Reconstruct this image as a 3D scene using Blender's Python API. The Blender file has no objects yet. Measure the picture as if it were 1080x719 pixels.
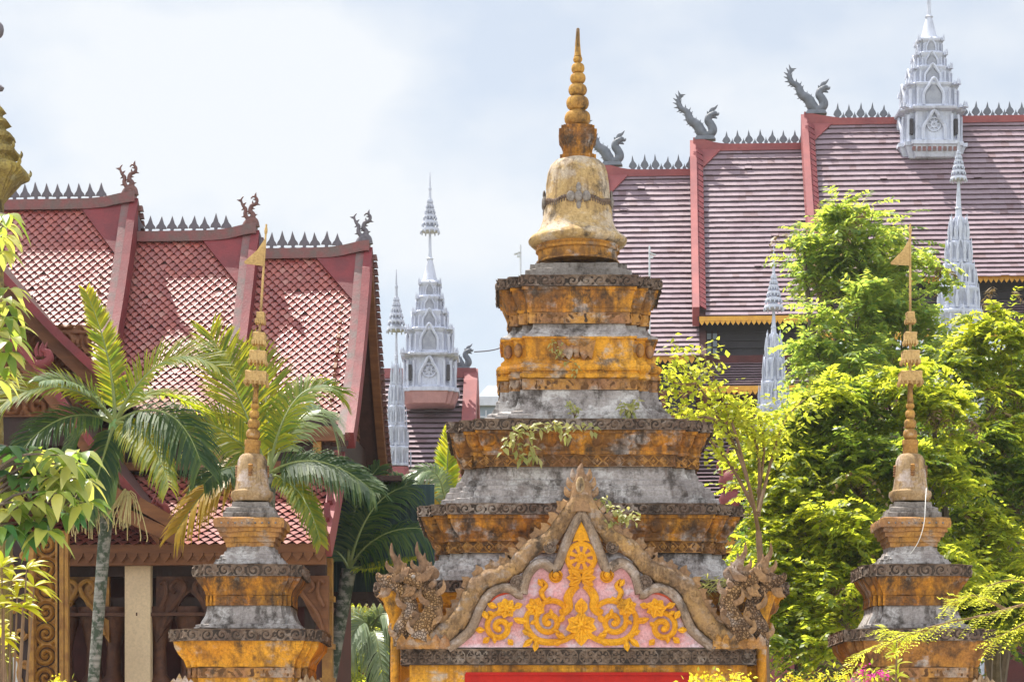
import bpy, math, random
import numpy as np
from mathutils import Vector, Matrix, noise
C = bpy.context.scene.collection
SC = bpy.context.scene
R = math.radians
# ------------------------------------------------------------------ camera, sky, sun, exposure
F, CX, HY, EYE = 2500.0, 540.0, 810.0, 1.6        # focal length in photo pixels, centre, horizon row, eye height
cd = bpy.data.cameras.new('camera'); cam = bpy.data.objects.new('camera', cd); C.objects.link(cam)
cam.location = (0, 0, EYE); cam.rotation_euler = (R(90), 0, 0)
cd.sensor_width = 36; cd.lens = 36*F/1080; cd.shift_y = (HY-359.5)/1080; cd.clip_end = 3000
SC.camera = cam
SUN = Vector((-.31, .32, .87)).normalized()
sl = bpy.data.lights.new('sun', 'SUN'); sl.energy = 5.0; sl.angle = R(.5); sl.color = (1, .95, .86)
so = bpy.data.objects.new('sun', sl); C.objects.link(so)
so.rotation_euler = (-SUN).to_track_quat('-Z', 'Y').to_euler(); so.location = (-20, 15, 60)
wd = bpy.data.worlds.new('World'); SC.world = wd; wd.use_nodes = True
nt = wd.node_tree; nt.nodes.clear()
def wn(t, **k):
    n = nt.nodes.new(t)
    for a, b in k.items(): setattr(n, a, b)
    return n
sky = wn('ShaderNodeTexSky', sky_type='NISHITA', sun_disc=False, sun_elevation=math.asin(SUN.z),
         sun_rotation=math.atan2(SUN.x, SUN.y), air_density=1.0, dust_density=.8)
tc = wn('ShaderNodeTexCoord'); mp = wn('ShaderNodeMapping'); mp.inputs['Scale'].default_value = (-1, 1, 1.8)
nz = wn('ShaderNodeTexNoise'); nz.inputs['Scale'].default_value = 5.5; nz.inputs['Detail'].default_value = 7; nz.inputs['Roughness'].default_value = .5
mp.inputs['Location'].default_value = (3.1, 1.2, .45)
rmp = wn('ShaderNodeMapRange'); rmp.inputs['From Min'].default_value = .42; rmp.inputs['From Max'].default_value = .56
rmp.inputs['To Min'].default_value = .60; rmp.inputs['To Max'].default_value = 1.0
mx = wn('ShaderNodeMix', data_type='RGBA'); mx.inputs['B'].default_value = (6.75, 7.05, 7.4, 1)
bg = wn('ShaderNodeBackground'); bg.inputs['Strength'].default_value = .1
wo = wn('ShaderNodeOutputWorld'); L = nt.links.new
L(tc.outputs['Generated'], mp.inputs['Vector']); L(mp.outputs['Vector'], nz.inputs['Vector'])
L(nz.outputs['Fac'], rmp.inputs['Value']); L(rmp.outputs['Result'], mx.inputs['Factor'])
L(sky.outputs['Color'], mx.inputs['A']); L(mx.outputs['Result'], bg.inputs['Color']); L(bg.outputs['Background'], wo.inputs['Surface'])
# sky brightened behind the viewer, added as fill for the shaded fronts
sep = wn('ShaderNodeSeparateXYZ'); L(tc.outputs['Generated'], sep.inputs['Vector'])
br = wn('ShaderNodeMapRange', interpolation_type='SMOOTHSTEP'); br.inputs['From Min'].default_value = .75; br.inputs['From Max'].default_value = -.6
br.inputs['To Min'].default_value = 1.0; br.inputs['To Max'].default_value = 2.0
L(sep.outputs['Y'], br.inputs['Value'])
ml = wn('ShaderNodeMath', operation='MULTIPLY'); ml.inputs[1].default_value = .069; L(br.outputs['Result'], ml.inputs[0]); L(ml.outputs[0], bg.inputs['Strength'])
vs = SC.view_settings; vs.view_transform = 'Standard'; vs.look = 'None'; vs.exposure = 0.95; vs.gamma = 1; vs.use_curve_mapping = False
SC.render.engine = 'CYCLES'
try:
    SC.cycles.use_denoising = True; SC.cycles.denoiser = 'OPENIMAGEDENOISE'
except Exception: pass
SC.cycles.max_bounces = 8; SC.cycles.transparent_max_bounces = 8; SC.cycles.sample_clamp_indirect = 6
try: SC.cycles.caustics_reflective = SC.cycles.caustics_refractive = False
except Exception: pass

def P(px, py, Y): return Vector(((px-CX)/F*Y, Y, EYE+(HY-py)/F*Y))
# ------------------------------------------------------------------ materials
class NT:
    def __init__(s, name):
        s.m = bpy.data.materials.new(name); s.m.use_nodes = True; s.t = s.m.node_tree; s.t.nodes.clear()
        s.out = s.n('ShaderNodeOutputMaterial'); s.tc = s.n('ShaderNodeTexCoord')
    def n(s, t, **k):
        x = s.t.nodes.new(t)
        for a, b in k.items(): setattr(x, a, b)
        return x
    def l(s, a, b): s.t.links.new(a, b)
    def noise(s, scale, detail=5, rough=.55, st=(1, 1, 1), seed=0, src=None):
        mpn = s.n('ShaderNodeMapping'); mpn.inputs['Scale'].default_value = st; mpn.inputs['Location'].default_value = (seed*3.7, seed*1.9, seed*2.3)
        s.l(src or s.tc.outputs['Object'], mpn.inputs['Vector'])
        x = s.n('ShaderNodeTexNoise'); x.inputs['Scale'].default_value = scale; x.inputs['Detail'].default_value = detail; x.inputs['Roughness'].default_value = rough
        s.l(mpn.outputs['Vector'], x.inputs['Vector']); return x.outputs['Fac']
    def rng(s, v, a, b, c=0., d=1.):
        x = s.n('ShaderNodeMapRange', interpolation_type='SMOOTHSTEP'); x.inputs['From Min'].default_value = a; x.inputs['From Max'].default_value = b
        x.inputs['To Min'].default_value = c; x.inputs['To Max'].default_value = d; s.l(v, x.inputs['Value']); return x.outputs['Result']
    def mix(s, fac, a, b, mode='MIX'):
        x = s.n('ShaderNodeMix', data_type='RGBA', blend_type=mode)
        for sk, v in (('Factor', fac), ('A', a), ('B', b)):
            i = [q for q in x.inputs if q.name == sk and (q.type == ('VALUE' if sk == 'Factor' else 'RGBA'))][0]
            if isinstance(v, (int, float)): i.default_value = v
            elif isinstance(v, tuple): i.default_value = (*v, 1)
            else: s.l(v, i)
        return [o for o in x.outputs if o.type == 'RGBA'][0]
    def math(s, op, a, b=None):
        x = s.n('ShaderNodeMath', operation=op)
        for i, v in enumerate((a, b)):
            if v is None: continue
            if isinstance(v, (int, float)): x.inputs[i].default_value = v
            else: s.l(v, x.inputs[i])
        return x.outputs[0]
    def bump(s, h, st=.3, dist=.02):
        b = s.n('ShaderNodeBump'); b.inputs['Strength'].default_value = st; b.inputs['Distance'].default_value = dist; s.l(h, b.inputs['Height']); return b.outputs['Normal']
    def done(s, col, rough=.8, nrm=None, metal=0, spec=.4, transl=None, tfac=.5):
        p = s.n('ShaderNodeBsdfPrincipled')
        if isinstance(col, tuple): p.inputs['Base Color'].default_value = (*col, 1)
        else: s.l(col, p.inputs['Base Color'])
        if isinstance(rough, (int, float)): p.inputs['Roughness'].default_value = rough
        else: s.l(rough, p.inputs['Roughness'])
        p.inputs['Metallic'].default_value = metal; p.inputs['Specular IOR Level'].default_value = spec
        if nrm: s.l(nrm, p.inputs['Normal'])
        sh = p.outputs[0]
        if transl is not None:
            t = s.n('ShaderNodeBsdfTranslucent')
            if isinstance(transl, tuple): t.inputs['Color'].default_value = (*transl, 1)
            else: s.l(transl, t.inputs['Color'])
            m = s.n('ShaderNodeMixShader'); m.inputs[0].default_value = tfac; s.l(sh, m.inputs[1]); s.l(t.outputs[0], m.inputs[2]); sh = m.outputs[0]
        s.l(sh, s.out.inputs['Surface']); return s.m

def stucco(name, base, base2, mould=.4, lime=0., seed=0, bump=.5, rust=.3, limec=(.5, .48, .47), mouldc=(.05, .038, .03), grime=.5, scales=0):
    a = NT(name)
    n1 = a.noise(2.2, 7, .6, seed=seed); c = a.mix(a.rng(n1, .35, .65), base, base2)
    nr = a.noise(4, 7, .65, seed=seed+3); c = a.mix(a.rng(nr, .60-.25*rust, .80-.2*rust, 0, .8), c, tuple(x*.42+y for x, y in zip(base2, (.02, .012, .012))))
    if lime > 0:
        nl = a.noise(2.6, 9, .68, (1, 1, 1.5), seed+5); c = a.mix(a.rng(nl, .66-.4*lime, .78-.38*lime, 0, .9), c, limec)
    # soft brown run-off streaks, then mould with a ragged edge
    s1 = a.noise(9, 7, .62, (1.5, 1.5, .10), seed+11); s2 = a.noise(2.2, 5, .6, seed=seed+13); sm = a.math('ADD', a.math('MULTIPLY', s1, .6), a.math('MULTIPLY', s2, .4))
    c = a.mix(a.rng(sm, .60-.2*grime, .76-.2*grime, 0, .40+.35*grime), c, (.115, .062, .034))
    nm = a.noise(3.4, 11, .76, seed=seed+8); ns = a.noise(7, 8, .68, (1.4, 1.4, .25), seed+12)
    mm = a.math('ADD', a.math('MULTIPLY', nm, .6), a.math('MULTIPLY', ns, .4))
    t = .68-.24*mould; c = a.mix(a.rng(mm, t-.06, t+.07, 0, .88), c, mouldc)
    nf = a.noise(38, 6, .72, seed=seed+2); c = a.mix(a.rng(nf, .35, .72, 0, .55), c, a.mix(1., c, (.30, .25, .21), 'MULTIPLY'))
    ng = a.noise(8, 9, .72, seed=seed+17); c = a.mix(a.rng(ng, .57, .70, 0, .6*min(1, mould*1.4)), c, (.27, .24, .21))
    add = a.n('ShaderNodeVectorMath', operation='ADD'); a.l(a.tc.outputs['Object'], add.inputs[0])
    cmb = a.n('ShaderNodeCombineXYZ'); a.l(n1, cmb.inputs[0]); a.l(nf, cmb.inputs[1]); a.l(nr, cmb.inputs[2]); a.l(cmb.outputs[0], add.inputs[1])
    crk = a.n('ShaderNodeTexVoronoi', feature='DISTANCE_TO_EDGE'); crk.inputs['Scale'].default_value = 2.3; a.l(add.outputs[0], crk.inputs['Vector'])
    ck = a.rng(crk.outputs['Distance'], .0, .014, 1, 0); c = a.mix(a.math('MULTIPLY', ck, .5), c, (.03, .025, .02))
    h = a.math('ADD', a.math('MULTIPLY', nf, .5), a.math('ADD', a.math('MULTIPLY', nm, .9), a.math('MULTIPLY', ck, -.5)))
    if scales:                                            # moulded scales in low relief
        v = a.n('ShaderNodeTexVoronoi', feature='DISTANCE_TO_EDGE'); v.inputs['Scale'].default_value = scales; a.l(a.tc.outputs['Object'], v.inputs['Vector'])
        e = a.rng(v.outputs['Distance'], 0, .18); h = a.math('ADD', a.math('MULTIPLY', e, 1.6), a.math('MULTIPLY', h, .6)); c = a.mix(e, a.mix(1., c, (.55, .48, .42), 'MULTIPLY'), c)
    return a.done(c, .88, a.bump(h, bump, .03), spec=.22)

OCH, OCH2 = (.80, .40, .028), (.70, .30, .02)
M = {}
M['ochre'] = stucco('ochre_stucco', (.76, .37, .035), (.60, .25, .025), .48, .32, 1, rust=.4, grime=.65, limec=(.5, .42, .34))
M['ochre_dirty'] = stucco('stained_ochre_stucco', (.74, .33, .03), (.50, .19, .03), .62, .36, 2, rust=.6, grime=.95)
M['ochre_dark'] = stucco('dark_ochre_stucco', (.56, .26, .05), (.36, .16, .05), .68, .35, 3, rust=.6, grime=.8)
M['lime'] = stucco('weathered_lime_plaster', (.42, .38, .36), (.29, .255, .24), .60, .46, 4, rust=.08, limec=(.58, .55, .53), grime=.5)
M['lime_dark'] = stucco('grey_mossy_plaster', (.30, .265, .24), (.19, .165, .145), .58, .30, 5, rust=.05, grime=.3)
M['carved'] = stucco('carved_grey_brown_stucco', (.23, .165, .12), (.15, .10, .075), .52, .36, 6, rust=.3, limec=(.36, .30, .25), grime=.3)
M['carved_gold'] = stucco('carved_ochre_stucco', (.54, .27, .06), (.32, .16, .08), .50, .34, 7, rust=.5, limec=(.42, .33, .26), grime=.55)
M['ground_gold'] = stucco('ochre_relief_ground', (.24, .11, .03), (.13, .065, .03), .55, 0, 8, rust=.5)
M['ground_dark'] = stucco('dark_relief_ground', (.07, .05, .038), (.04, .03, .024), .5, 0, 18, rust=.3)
M['bell'] = stucco('pale_bell_plaster', (.55, .38, .17), (.45, .30, .13), .52, .54, 9, rust=.2, limec=(.58, .48, .37), grime=.6)
M['naga'] = stucco('tan_naga_stucco', (.46, .27, .11), (.30, .18, .10), .46, .36, 10, rust=.35, limec=(.44, .35, .29), grime=.5, bump=.9, scales=34)
M['naga_body'] = stucco('tan_naga_body_stucco', (.46, .27, .10), (.32, .20, .11), .52, .38, 20, rust=.4, limec=(.42, .35, .30), grime=.65, bump=.8)
M['spire'] = stucco('spire_stucco', (.58, .32, .07), (.40, .21, .06), .42, .32, 21, rust=.45, grime=.6, limec=(.5, .42, .32))
M['flame'] = stucco('brown_flame_stucco', (.38, .22, .10), (.24, .14, .08), .42, .35, 22, rust=.35, limec=(.42, .33, .27), grime=.5)
M['ochre_brown'] = stucco('brownish_ochre_stucco', (.62, .29, .05), (.42, .19, .05), .56, .34, 23, rust=.55, grime=.8)
M['rim'] = stucco('tan_grey_rim_stucco', (.36, .26, .18), (.25, .18, .13), .56, .4, 24, rust=.2, limec=(.5, .42, .37), grime=.4)
M['gold_old'] = stucco('olive_gold', (.36, .27, .07), (.24, .18, .06), .5, .3, 25, rust=.3, grime=.5, limec=(.4, .36, .2))
M['pink'] = stucco('faded_pink_plaster', (.68, .31, .31), (.66, .40, .43), .20, .40, 11, rust=.0, limec=(.64, .52, .58), bump=.3, grime=.15)
M['red_plaster'] = stucco('red_plaster', (.60, .06, .03), (.55, .12, .06), .2, .15, 12, rust=.1, limec=(.65, .35, .3), grime=.1)
M['gilt'] = stucco('yellow_gilt_relief', (.80, .40, .02), (.70, .30, .015), .20, .0, 13, rust=.2, bump=.25, grime=.25)
M['flag'] = stucco('gold_sheet', (.58, .39, .16), (.44, .28, .11), .2, .1, 14, rust=.1, bump=.1)
M['bellpink'] = stucco('pinkish_bell_plaster', (.42, .30, .18), (.40, .25, .10), .54, .55, 15, rust=.2, limec=(.58, .48, .43), grime=.6)
def plain(name, c, c2=None, rough=.7, sc=4, bump=.15, st=(1, 1, 1), spec=.4, metal=0, bs=30):
    a = NT(name); n = a.noise(sc, 6, .6, st); f = a.noise(bs, 5, .65, st)
    col = a.mix(a.rng(n, .3, .7), c, c2 or tuple(x*.7 for x in c))
    col = a.mix(a.rng(f, .35, .7, 0, .3), col, tuple(x*.45 for x in c))
    return a.done(col, rough, a.bump(f, bump, .02), metal, spec)
a_ = NT('white_painted_stone'); v_ = a_.noise(3, 8, .68, (1.5, 1.5, .16), 3); w_ = a_.noise(2.2, 9, .7, seed=5); f_ = a_.noise(14, 6, .65)
c_ = a_.mix(a_.rng(v_, .48, .66, 0, .75), (.52, .545, .64), (.31, .325, .39)); c_ = a_.mix(a_.rng(w_, .56, .68, 0, .7), c_, (.23, .24, .28)); c_ = a_.mix(a_.rng(f_, .4, .7, 0, .3), c_, (.34, .355, .42))
M['white'] = a_.done(c_, .65, a_.bump(f_, .4, .05), spec=.3)
M['grey_metal'] = plain('dark_grey_cast_metal', (.15, .16, .19), (.10, .11, .13), .55, 5)
M['bronze'] = plain('red_brown_cast_finial', (.17, .07, .055), (.10, .045, .04), .5, 6)
M['spike'] = plain('grey_iron', (.14, .12, .14), (.09, .08, .09), .5, 6)
M['skirt'] = plain('faded_pink_sheet', (.50, .27, .26), (.40, .21, .21), .7, 3, .15)
M['red_trim'] = plain('faded_red_painted_trim', (.22, .032, .036), (.14, .026, .03), .6, 3, .25)
M['pink_trim'] = plain('pale_red_painted_trim', (.33, .085, .08), (.22, .055, .06), .65, 1.2, .2)
M['worn_trim'] = plain('worn_red_trim', (.25, .085, .085), (.15, .115, .105), .65, 5, .3)
M['wood'] = plain('dark_red_brown_wood', (.042, .015, .010), (.022, .008, .006), .6, 3, .3, (1, 1, .3))
M['wood_light'] = plain('orange_brown_boards', (.23, .09, .032), (.14, .05, .02), .6, 2, .3, (.5, 4, 4))
M['wood_dark'] = plain('dark_brown_wood', (.05, .02, .014), (.035, .014, .01), .7, 3, .3)  # wood in an even dark brown
M['red_wall'] = plain('deep_red_wall', (.10, .018, .015), (.06, .012, .01), .7, 2, .1)
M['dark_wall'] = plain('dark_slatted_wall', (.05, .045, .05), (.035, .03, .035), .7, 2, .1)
M['gold_carving'] = plain('old_gold_carving', (.40, .20, .035), (.22, .09, .018), .45, 7, .4)
M['gold_fringe'] = plain('yellow_eave_fringe', (.72, .38, .04), (.60, .28, .03), .5, 4, .1)
M['wood_post'] = plain('carved_brown_post', (.13, .048, .022), (.06, .02, .012), .55, 8, .4)
M['rachis'] = plain('yellow_green_rachis', (.22, .25, .07), (.16, .20, .06), .5, 5)
M['cream_wall'] = plain('cream_plaster_wall', (.80, .62, .42), (.68, .52, .35), .8, 1.2, .1)
M['white_wall'] = plain('white_plaster', (.78, .77, .76), (.70, .69, .68), .8, 1.2, .1)
M['teal'] = plain('dark_teal_sheeting', (.012, .05, .052), (.008, .03, .034), .55, 1, .1, (3, 3, .3))
M['bark'] = plain('grey_tree_bark', (.17, .125, .09), (.10, .075, .055), .9, 6, .6, (1, 1, .3))
M['twig'] = plain('brown_twig', (.22, .13, .07), (.15, .09, .05), .8, 8)
M['glass'] = plain('blue_grey_glazing', (.30, .36, .40), (.22, .27, .31), .25, 2, .05)
M['steel'] = plain('pale_grey_steel', (.62, .64, .68), (.5, .52, .55), .4, 3, .05)
M['paving'] = plain('pale_paving', (.50, .47, .43), (.42, .39, .35), .85, 1.4, .2)
M['earth'] = plain('grassy_earth', (.16, .17, .07), (.22, .19, .12), .95, .5, .3)
M['lintel_red'] = plain('red_lacquer', (.44, .018, .01), (.32, .014, .01), .6, 3, .1, spec=.15)
M['cord'] = plain('white_cord', (.78, .76, .72), (.66, .64, .6), .8, 9)
m_ = bpy.data.materials.new('humid_air'); m_.use_nodes = True; t_ = m_.node_tree; t_.nodes.clear(); o_ = t_.nodes.new('ShaderNodeOutputMaterial'); p_ = t_.nodes.new('ShaderNodeVolumePrincipled')
p_.inputs['Color'].default_value = (.90, .93, 1, 1); p_.inputs['Density'].default_value = .00025; p_.inputs['Anisotropy'].default_value = .3; t_.links.new(p_.outputs[0], o_.inputs['Volume']); M['haze'] = m_
# tiles: each tile is an island, so it gets its own tone
def tilemat(name, c1, c2, c3, rough, patch, spec=.5):
    a = NT(name); g = a.n('ShaderNodeNewGeometry'); r = g.outputs['Random Per Island']
    col = a.mix(a.rng(r, .0, 1.), c1, c2); col = a.mix(a.rng(r, .90, .97), col, c3)
    n = a.noise(.9, 6, .6, seed=2); col = a.mix(a.rng(n, .48, .68, 0, patch), col, c3)
    f = a.noise(30, 4, .6); col = a.mix(a.rng(f, .4, .7, 0, .3), col, tuple(x*.5 for x in c1))
    rr = a.rng(a.noise(1.3, 5, .6, seed=6), .3, .7, rough-.1, rough+.12)
    return a.done(col, rr, a.bump(f, .15, .01), spec=spec)
M['tile_red'] = tilemat('red_clay_tile', (.22, .038, .032), (.34, .075, .052), (.36, .14, .11), .40, .35, 1.)
M['tile_pink'] = tilemat('faded_plum_tile', (.225, .155, .178), (.255, .183, .212), (.18, .11, .12), .45, .4, .5)
M['tile_under'] = plain('shade_dark_roof_deck', (.09, .035, .03), (.06, .025, .02), .8, 5)  # shade of the gaps between tiles put into a dark deck colour
def leafmat(name, c1, c2, t1, t2, tf=.5, rough=.42, big=.35, ctr=.5):
    a = NT(name); r = a.n('ShaderNodeNewGeometry').outputs['Random Per Island']
    n = a.noise(big, 3, .5, seed=4)
    k = a.math('ADD', a.math('MULTIPLY', r, .55), a.math('MULTIPLY', n, .45)); k = a.rng(k, ctr-.25, ctr+.25)
    return a.done(a.mix(k, c1, c2), rough, spec=.35, transl=a.mix(k, t1, t2), tfac=tf)
M['leaf_tree'] = leafmat('yellow_green_leaf', (.05, .10, .012), (.14, .17, .015), (.50, .60, .05), (.88, .86, .06), .6)
M['leaf_tall'] = leafmat('soft_green_leaf', (.05, .12, .03), (.12, .17, .03), (.42, .58, .10), (.72, .76, .10), .57)
M['leaf_shade'] = leafmat('shade_green_leaf', (.022, .055, .012), (.05, .085, .016), (.10, .20, .03), (.30, .40, .03), .45)  # shade inside the foliage put into a darker leaf colour
M['leaf_mid'] = leafmat('mid_green_leaf', (.03, .075, .012), (.08, .12, .015), (.28, .40, .04), (.62, .68, .06), .55)
M['niche_shade'] = plain('grey_niche_shade', (.34, .35, .40), (.24, .25, .3), .7, 4)  # grey plates with the recess shade of the arches put into their colour
M['dead'] = leafmat('dry_brown_leaf', (.14, .085, .04), (.24, .17, .09), (.2, .13, .05), (.3, .22, .1), .3)
M['leaf_young'] = leafmat('young_lime_leaf', (.20, .25, .02), (.26, .27, .03), (.75, .80, .06), (.88, .84, .08), .6)
M['palm'] = leafmat('palm_leaflet', (.05, .10, .018), (.14, .16, .02), (.40, .56, .04), (.92, .84, .03), .6, .55, .8, .42)
M['palm_shade'] = leafmat('shade_palm_leaflet', (.02, .05, .018), (.055, .09, .025), (.10, .24, .05), (.35, .48, .06), .45, .58)  # shaded copy of the palm leaflet, the shade put into its colour
M['palm_yellow'] = leafmat('old_palm_leaflet', (.35, .24, .03), (.45, .28, .02), (.6, .42, .02), (.7, .45, .02), .5, .4)
M['palm_pale'] = leafmat('glossy_palm_leaflet', (.16, .22, .12), (.30, .36, .22), (.30, .42, .12), (.5, .55, .2), .35, .3)
M['broad'] = leafmat('variegated_leaf', (.07, .14, .03), (.42, .42, .16), (.35, .50, .04), (.80, .76, .12), .45, .36, 1.5)
M['broad_dark'] = leafmat('blue_green_leaf', (.025, .08, .035), (.07, .14, .03), (.08, .25, .05), (.3, .45, .05), .35, .35, 1.5)
M['croton'] = leafmat('yellow_croton_leaf', (.28, .30, .02), (.45, .40, .02), (.6, .62, .02), (.75, .68, .03), .45, .4, 2)
M['weed'] = leafmat('pale_weed_leaf', (.26, .28, .08), (.40, .38, .14), (.45, .48, .1), (.6, .55, .15), .45)
M['magenta'] = leafmat('magenta_bract', (.55, .02, .25), (.65, .05, .35), (.7, .05, .35), (.8, .08, .45), .4)
M['yellow_fl'] = leafmat('yellow_petal', (.80, .62, .02), (.85, .70, .03), (.85, .7, .02), (.9, .75, .05), .4)
a_ = NT('palm_trunk'); v_ = a_.noise(5, 3, .5, (.05, .05, 4.5)); w_ = a_.noise(9, 7, .65, seed=2)
M['palm_trunk'] = a_.done(a_.mix(a_.rng(w_, .42, .58), a_.mix(a_.rng(v_, .4, .6), (.24, .225, .20), (.12, .12, .10)), (.035, .05, .03)), .85, a_.bump(v_, .5, .03))
a_ = NT('palm_crownshaft'); w_ = a_.noise(4, 5, .6, (1, 1, .3)); M['crownshaft'] = a_.done(a_.mix(w_, (.10, .22, .05), (.22, .32, .12)), .4)
M['strand'] = plain('cream_flower_strand', (.50, .42, .20), (.36, .30, .12), .7, 8)

# ------------------------------------------------------------------ mesh helpers
class MB:
    def __init__(s): s.v = []; s.f = []
    def add(s, vs, fs):
        b = len(s.v); s.v += [tuple(x) for x in vs]; s.f += [tuple(i+b for i in f) for f in fs]; return s
    def box(s, c, d, axes=None, taper=1.):
        c = Vector(c); ax = axes or (Vector((1, 0, 0)), Vector((0, 1, 0)), Vector((0, 0, 1))); vs = []
        for k in (-1, 1):
            t = taper if k > 0 else 1
            for i, j in ((-1, -1), (1, -1), (1, 1), (-1, 1)): vs.append(c+ax[0]*(i*d[0]/2*t)+ax[1]*(j*d[1]/2*t)+ax[2]*(k*d[2]/2))
        return s.add(vs, [(3, 2, 1, 0), (4, 5, 6, 7), (0, 1, 5, 4), (1, 2, 6, 5), (2, 3, 7, 6), (3, 0, 4, 7)])
    def tube(s, pts, rad, n=8, flat=1., up=None):
        pts = [Vector(p) for p in pts]; rings = []; k = len(pts)
        if not hasattr(rad, '__len__'): rad = [rad]*k
        pu = None
        for i, p in enumerate(pts):
            t = (pts[min(i+1, k-1)]-pts[max(i-1, 0)])
            t = t.normalized() if t.length > 1e-9 else Vector((0, 0, 1))
            if pu is None:
                u = Vector(up) if up else (Vector((0, 1, 0)) if abs(t.y) < .9 else Vector((1, 0, 0)))
            else: u = pu
            u = (u-t*u.dot(t)).normalized(); pu = u; w = t.cross(u)
            rings.append([p+(u*math.cos(2*math.pi*j/n)*flat+w*math.sin(2*math.pi*j/n))*rad[i] for j in range(n)])
        return s.loft(rings)
    def loft(s, rings, cap=True):
        n = len(rings[0]); vs = [v for r in rings for v in r]; fs = []
        for i in range(len(rings)-1):
            for j in range(n): fs.append((i*n+j, i*n+(j+1) % n, (i+1)*n+(j+1) % n, (i+1)*n+j))
        if cap: fs.append(tuple(range(n-1, -1, -1))); fs.append(tuple((len(rings)-1)*n+j for j in range(n)))
        return s.add(vs, fs)
    def lathe(s, c, prof, n=24, ax=None, ay=None):      # prof: (r, z) bottom to top, about a vertical axis through c=(x,y)
        rings = []
        for r, z in prof:
            rings.append([Vector((c[0]+math.cos(2*math.pi*j/n)*r, c[1]+math.sin(2*math.pi*j/n)*r, z)) for j in range(n)])
        return s.loft(rings)
    def lathe_dir(s, o, axis, prof, n=16):               # profile (r, h) about an axis
        axis = Vector(axis).normalized(); u = axis.orthogonal().normalized(); w = axis.cross(u)
        return s.loft([[Vector(o)+axis*h+(u*math.cos(2*math.pi*j/n)+w*math.sin(2*math.pi*j/n))*r for j in range(n)] for r, h in prof])
    def blob(s, c, r, n=10, m=7):
        rings = []
        for i in range(m):
            th = math.pi*(i+.02)/(m-.96) if m > 1 else 0
            rings.append([Vector((c[0]+r[0]*math.sin(th)*math.cos(2*math.pi*j/n), c[1]+r[1]*math.sin(th)*math.sin(2*math.pi*j/n), c[2]-r[2]*math.cos(th))) for j in range(n)])
        return s.loft(rings)
    def plate(s, outline, thick, nrm=(0, 1, 0)):         # polygon (3D, planar) given thickness along nrm, both sides
        nv = Vector(nrm).normalized()*thick/2; a = [Vector(p)-nv for p in outline]; b = [Vector(p)+nv for p in outline]; n = len(a)
        return s.add(a+b, [tuple(range(n)), tuple(range(2*n-1, n-1, -1))]+[(j, n+j, n+(j+1) % n, (j+1) % n) for j in range(n)])
    def build(s, name, mat, parent=None, smooth=None, origin=None):
        me = bpy.data.meshes.new(name); o = bpy.data.objects.new(name, me); C.objects.link(o)
        base = Vector((0, 0, 0)); q = parent
        if parent is not None:
            o.parent = parent
            while q is not None: base = base+q.location; q = q.parent
        og = Vector(origin)-base if origin is not None else Vector((0, 0, 0))
        o.location = og; sh = base+og
        me.from_pydata([(x-sh.x, y-sh.y, z-sh.z) for x, y, z in s.v], [], s.f); me.materials.append(mat if not isinstance(mat, str) else M[mat])
        if smooth:
            me.polygons.foreach_set('use_smooth', [True]*len(me.polygons))
            try: me.set_sharp_from_angle(angle=R(smooth))
            except Exception: pass
        me.update(); return o
def tag(o, label, cat, group=None, kind=None):
    o['label'] = label; o['category'] = cat
    if group: o['group'] = group
    if kind: o['kind'] = kind
    return o
def thing(name, loc, label, cat, group=None):
    o = bpy.data.objects.new(name, None); C.objects.link(o); o.location = loc; o.empty_display_size = .3
    return tag(o, label, cat, group)
def struct(o): o['kind'] = 'structure'; return o
def copy_tree(o, parent=None):
    c = o.copy(); C.objects.link(c); c.parent = parent
    for ch in list(o.children): copy_tree(ch, c)
    return c
def spline(pts, n=8):                                    # Catmull-Rom through points
    pts = [Vector(p) for p in pts]; out = []
    for i in range(len(pts)-1):
        p0 = pts[max(i-1, 0)]; p1 = pts[i]; p2 = pts[i+1]; p3 = pts[min(i+2, len(pts)-1)]
        for k in range(n):
            t = k/n; out.append(.5*((2*p1)+(p2-p0)*t+(2*p0-5*p1+4*p2-p3)*t*t+(3*p1-p0-3*p2+p3)*t**3))
    out.append(pts[-1]); return out
def lerps(vals, n):                                      # resample a list of numbers to n
    k = len(vals)-1; return [vals[min(int(i/(n-1)*k), k-1)]*(1-(i/(n-1)*k-min(int(i/(n-1)*k), k-1)))+vals[min(int(i/(n-1)*k), k-1)+1]*(i/(n-1)*k-min(int(i/(n-1)*k), k-1)) for i in range(n)]

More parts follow.
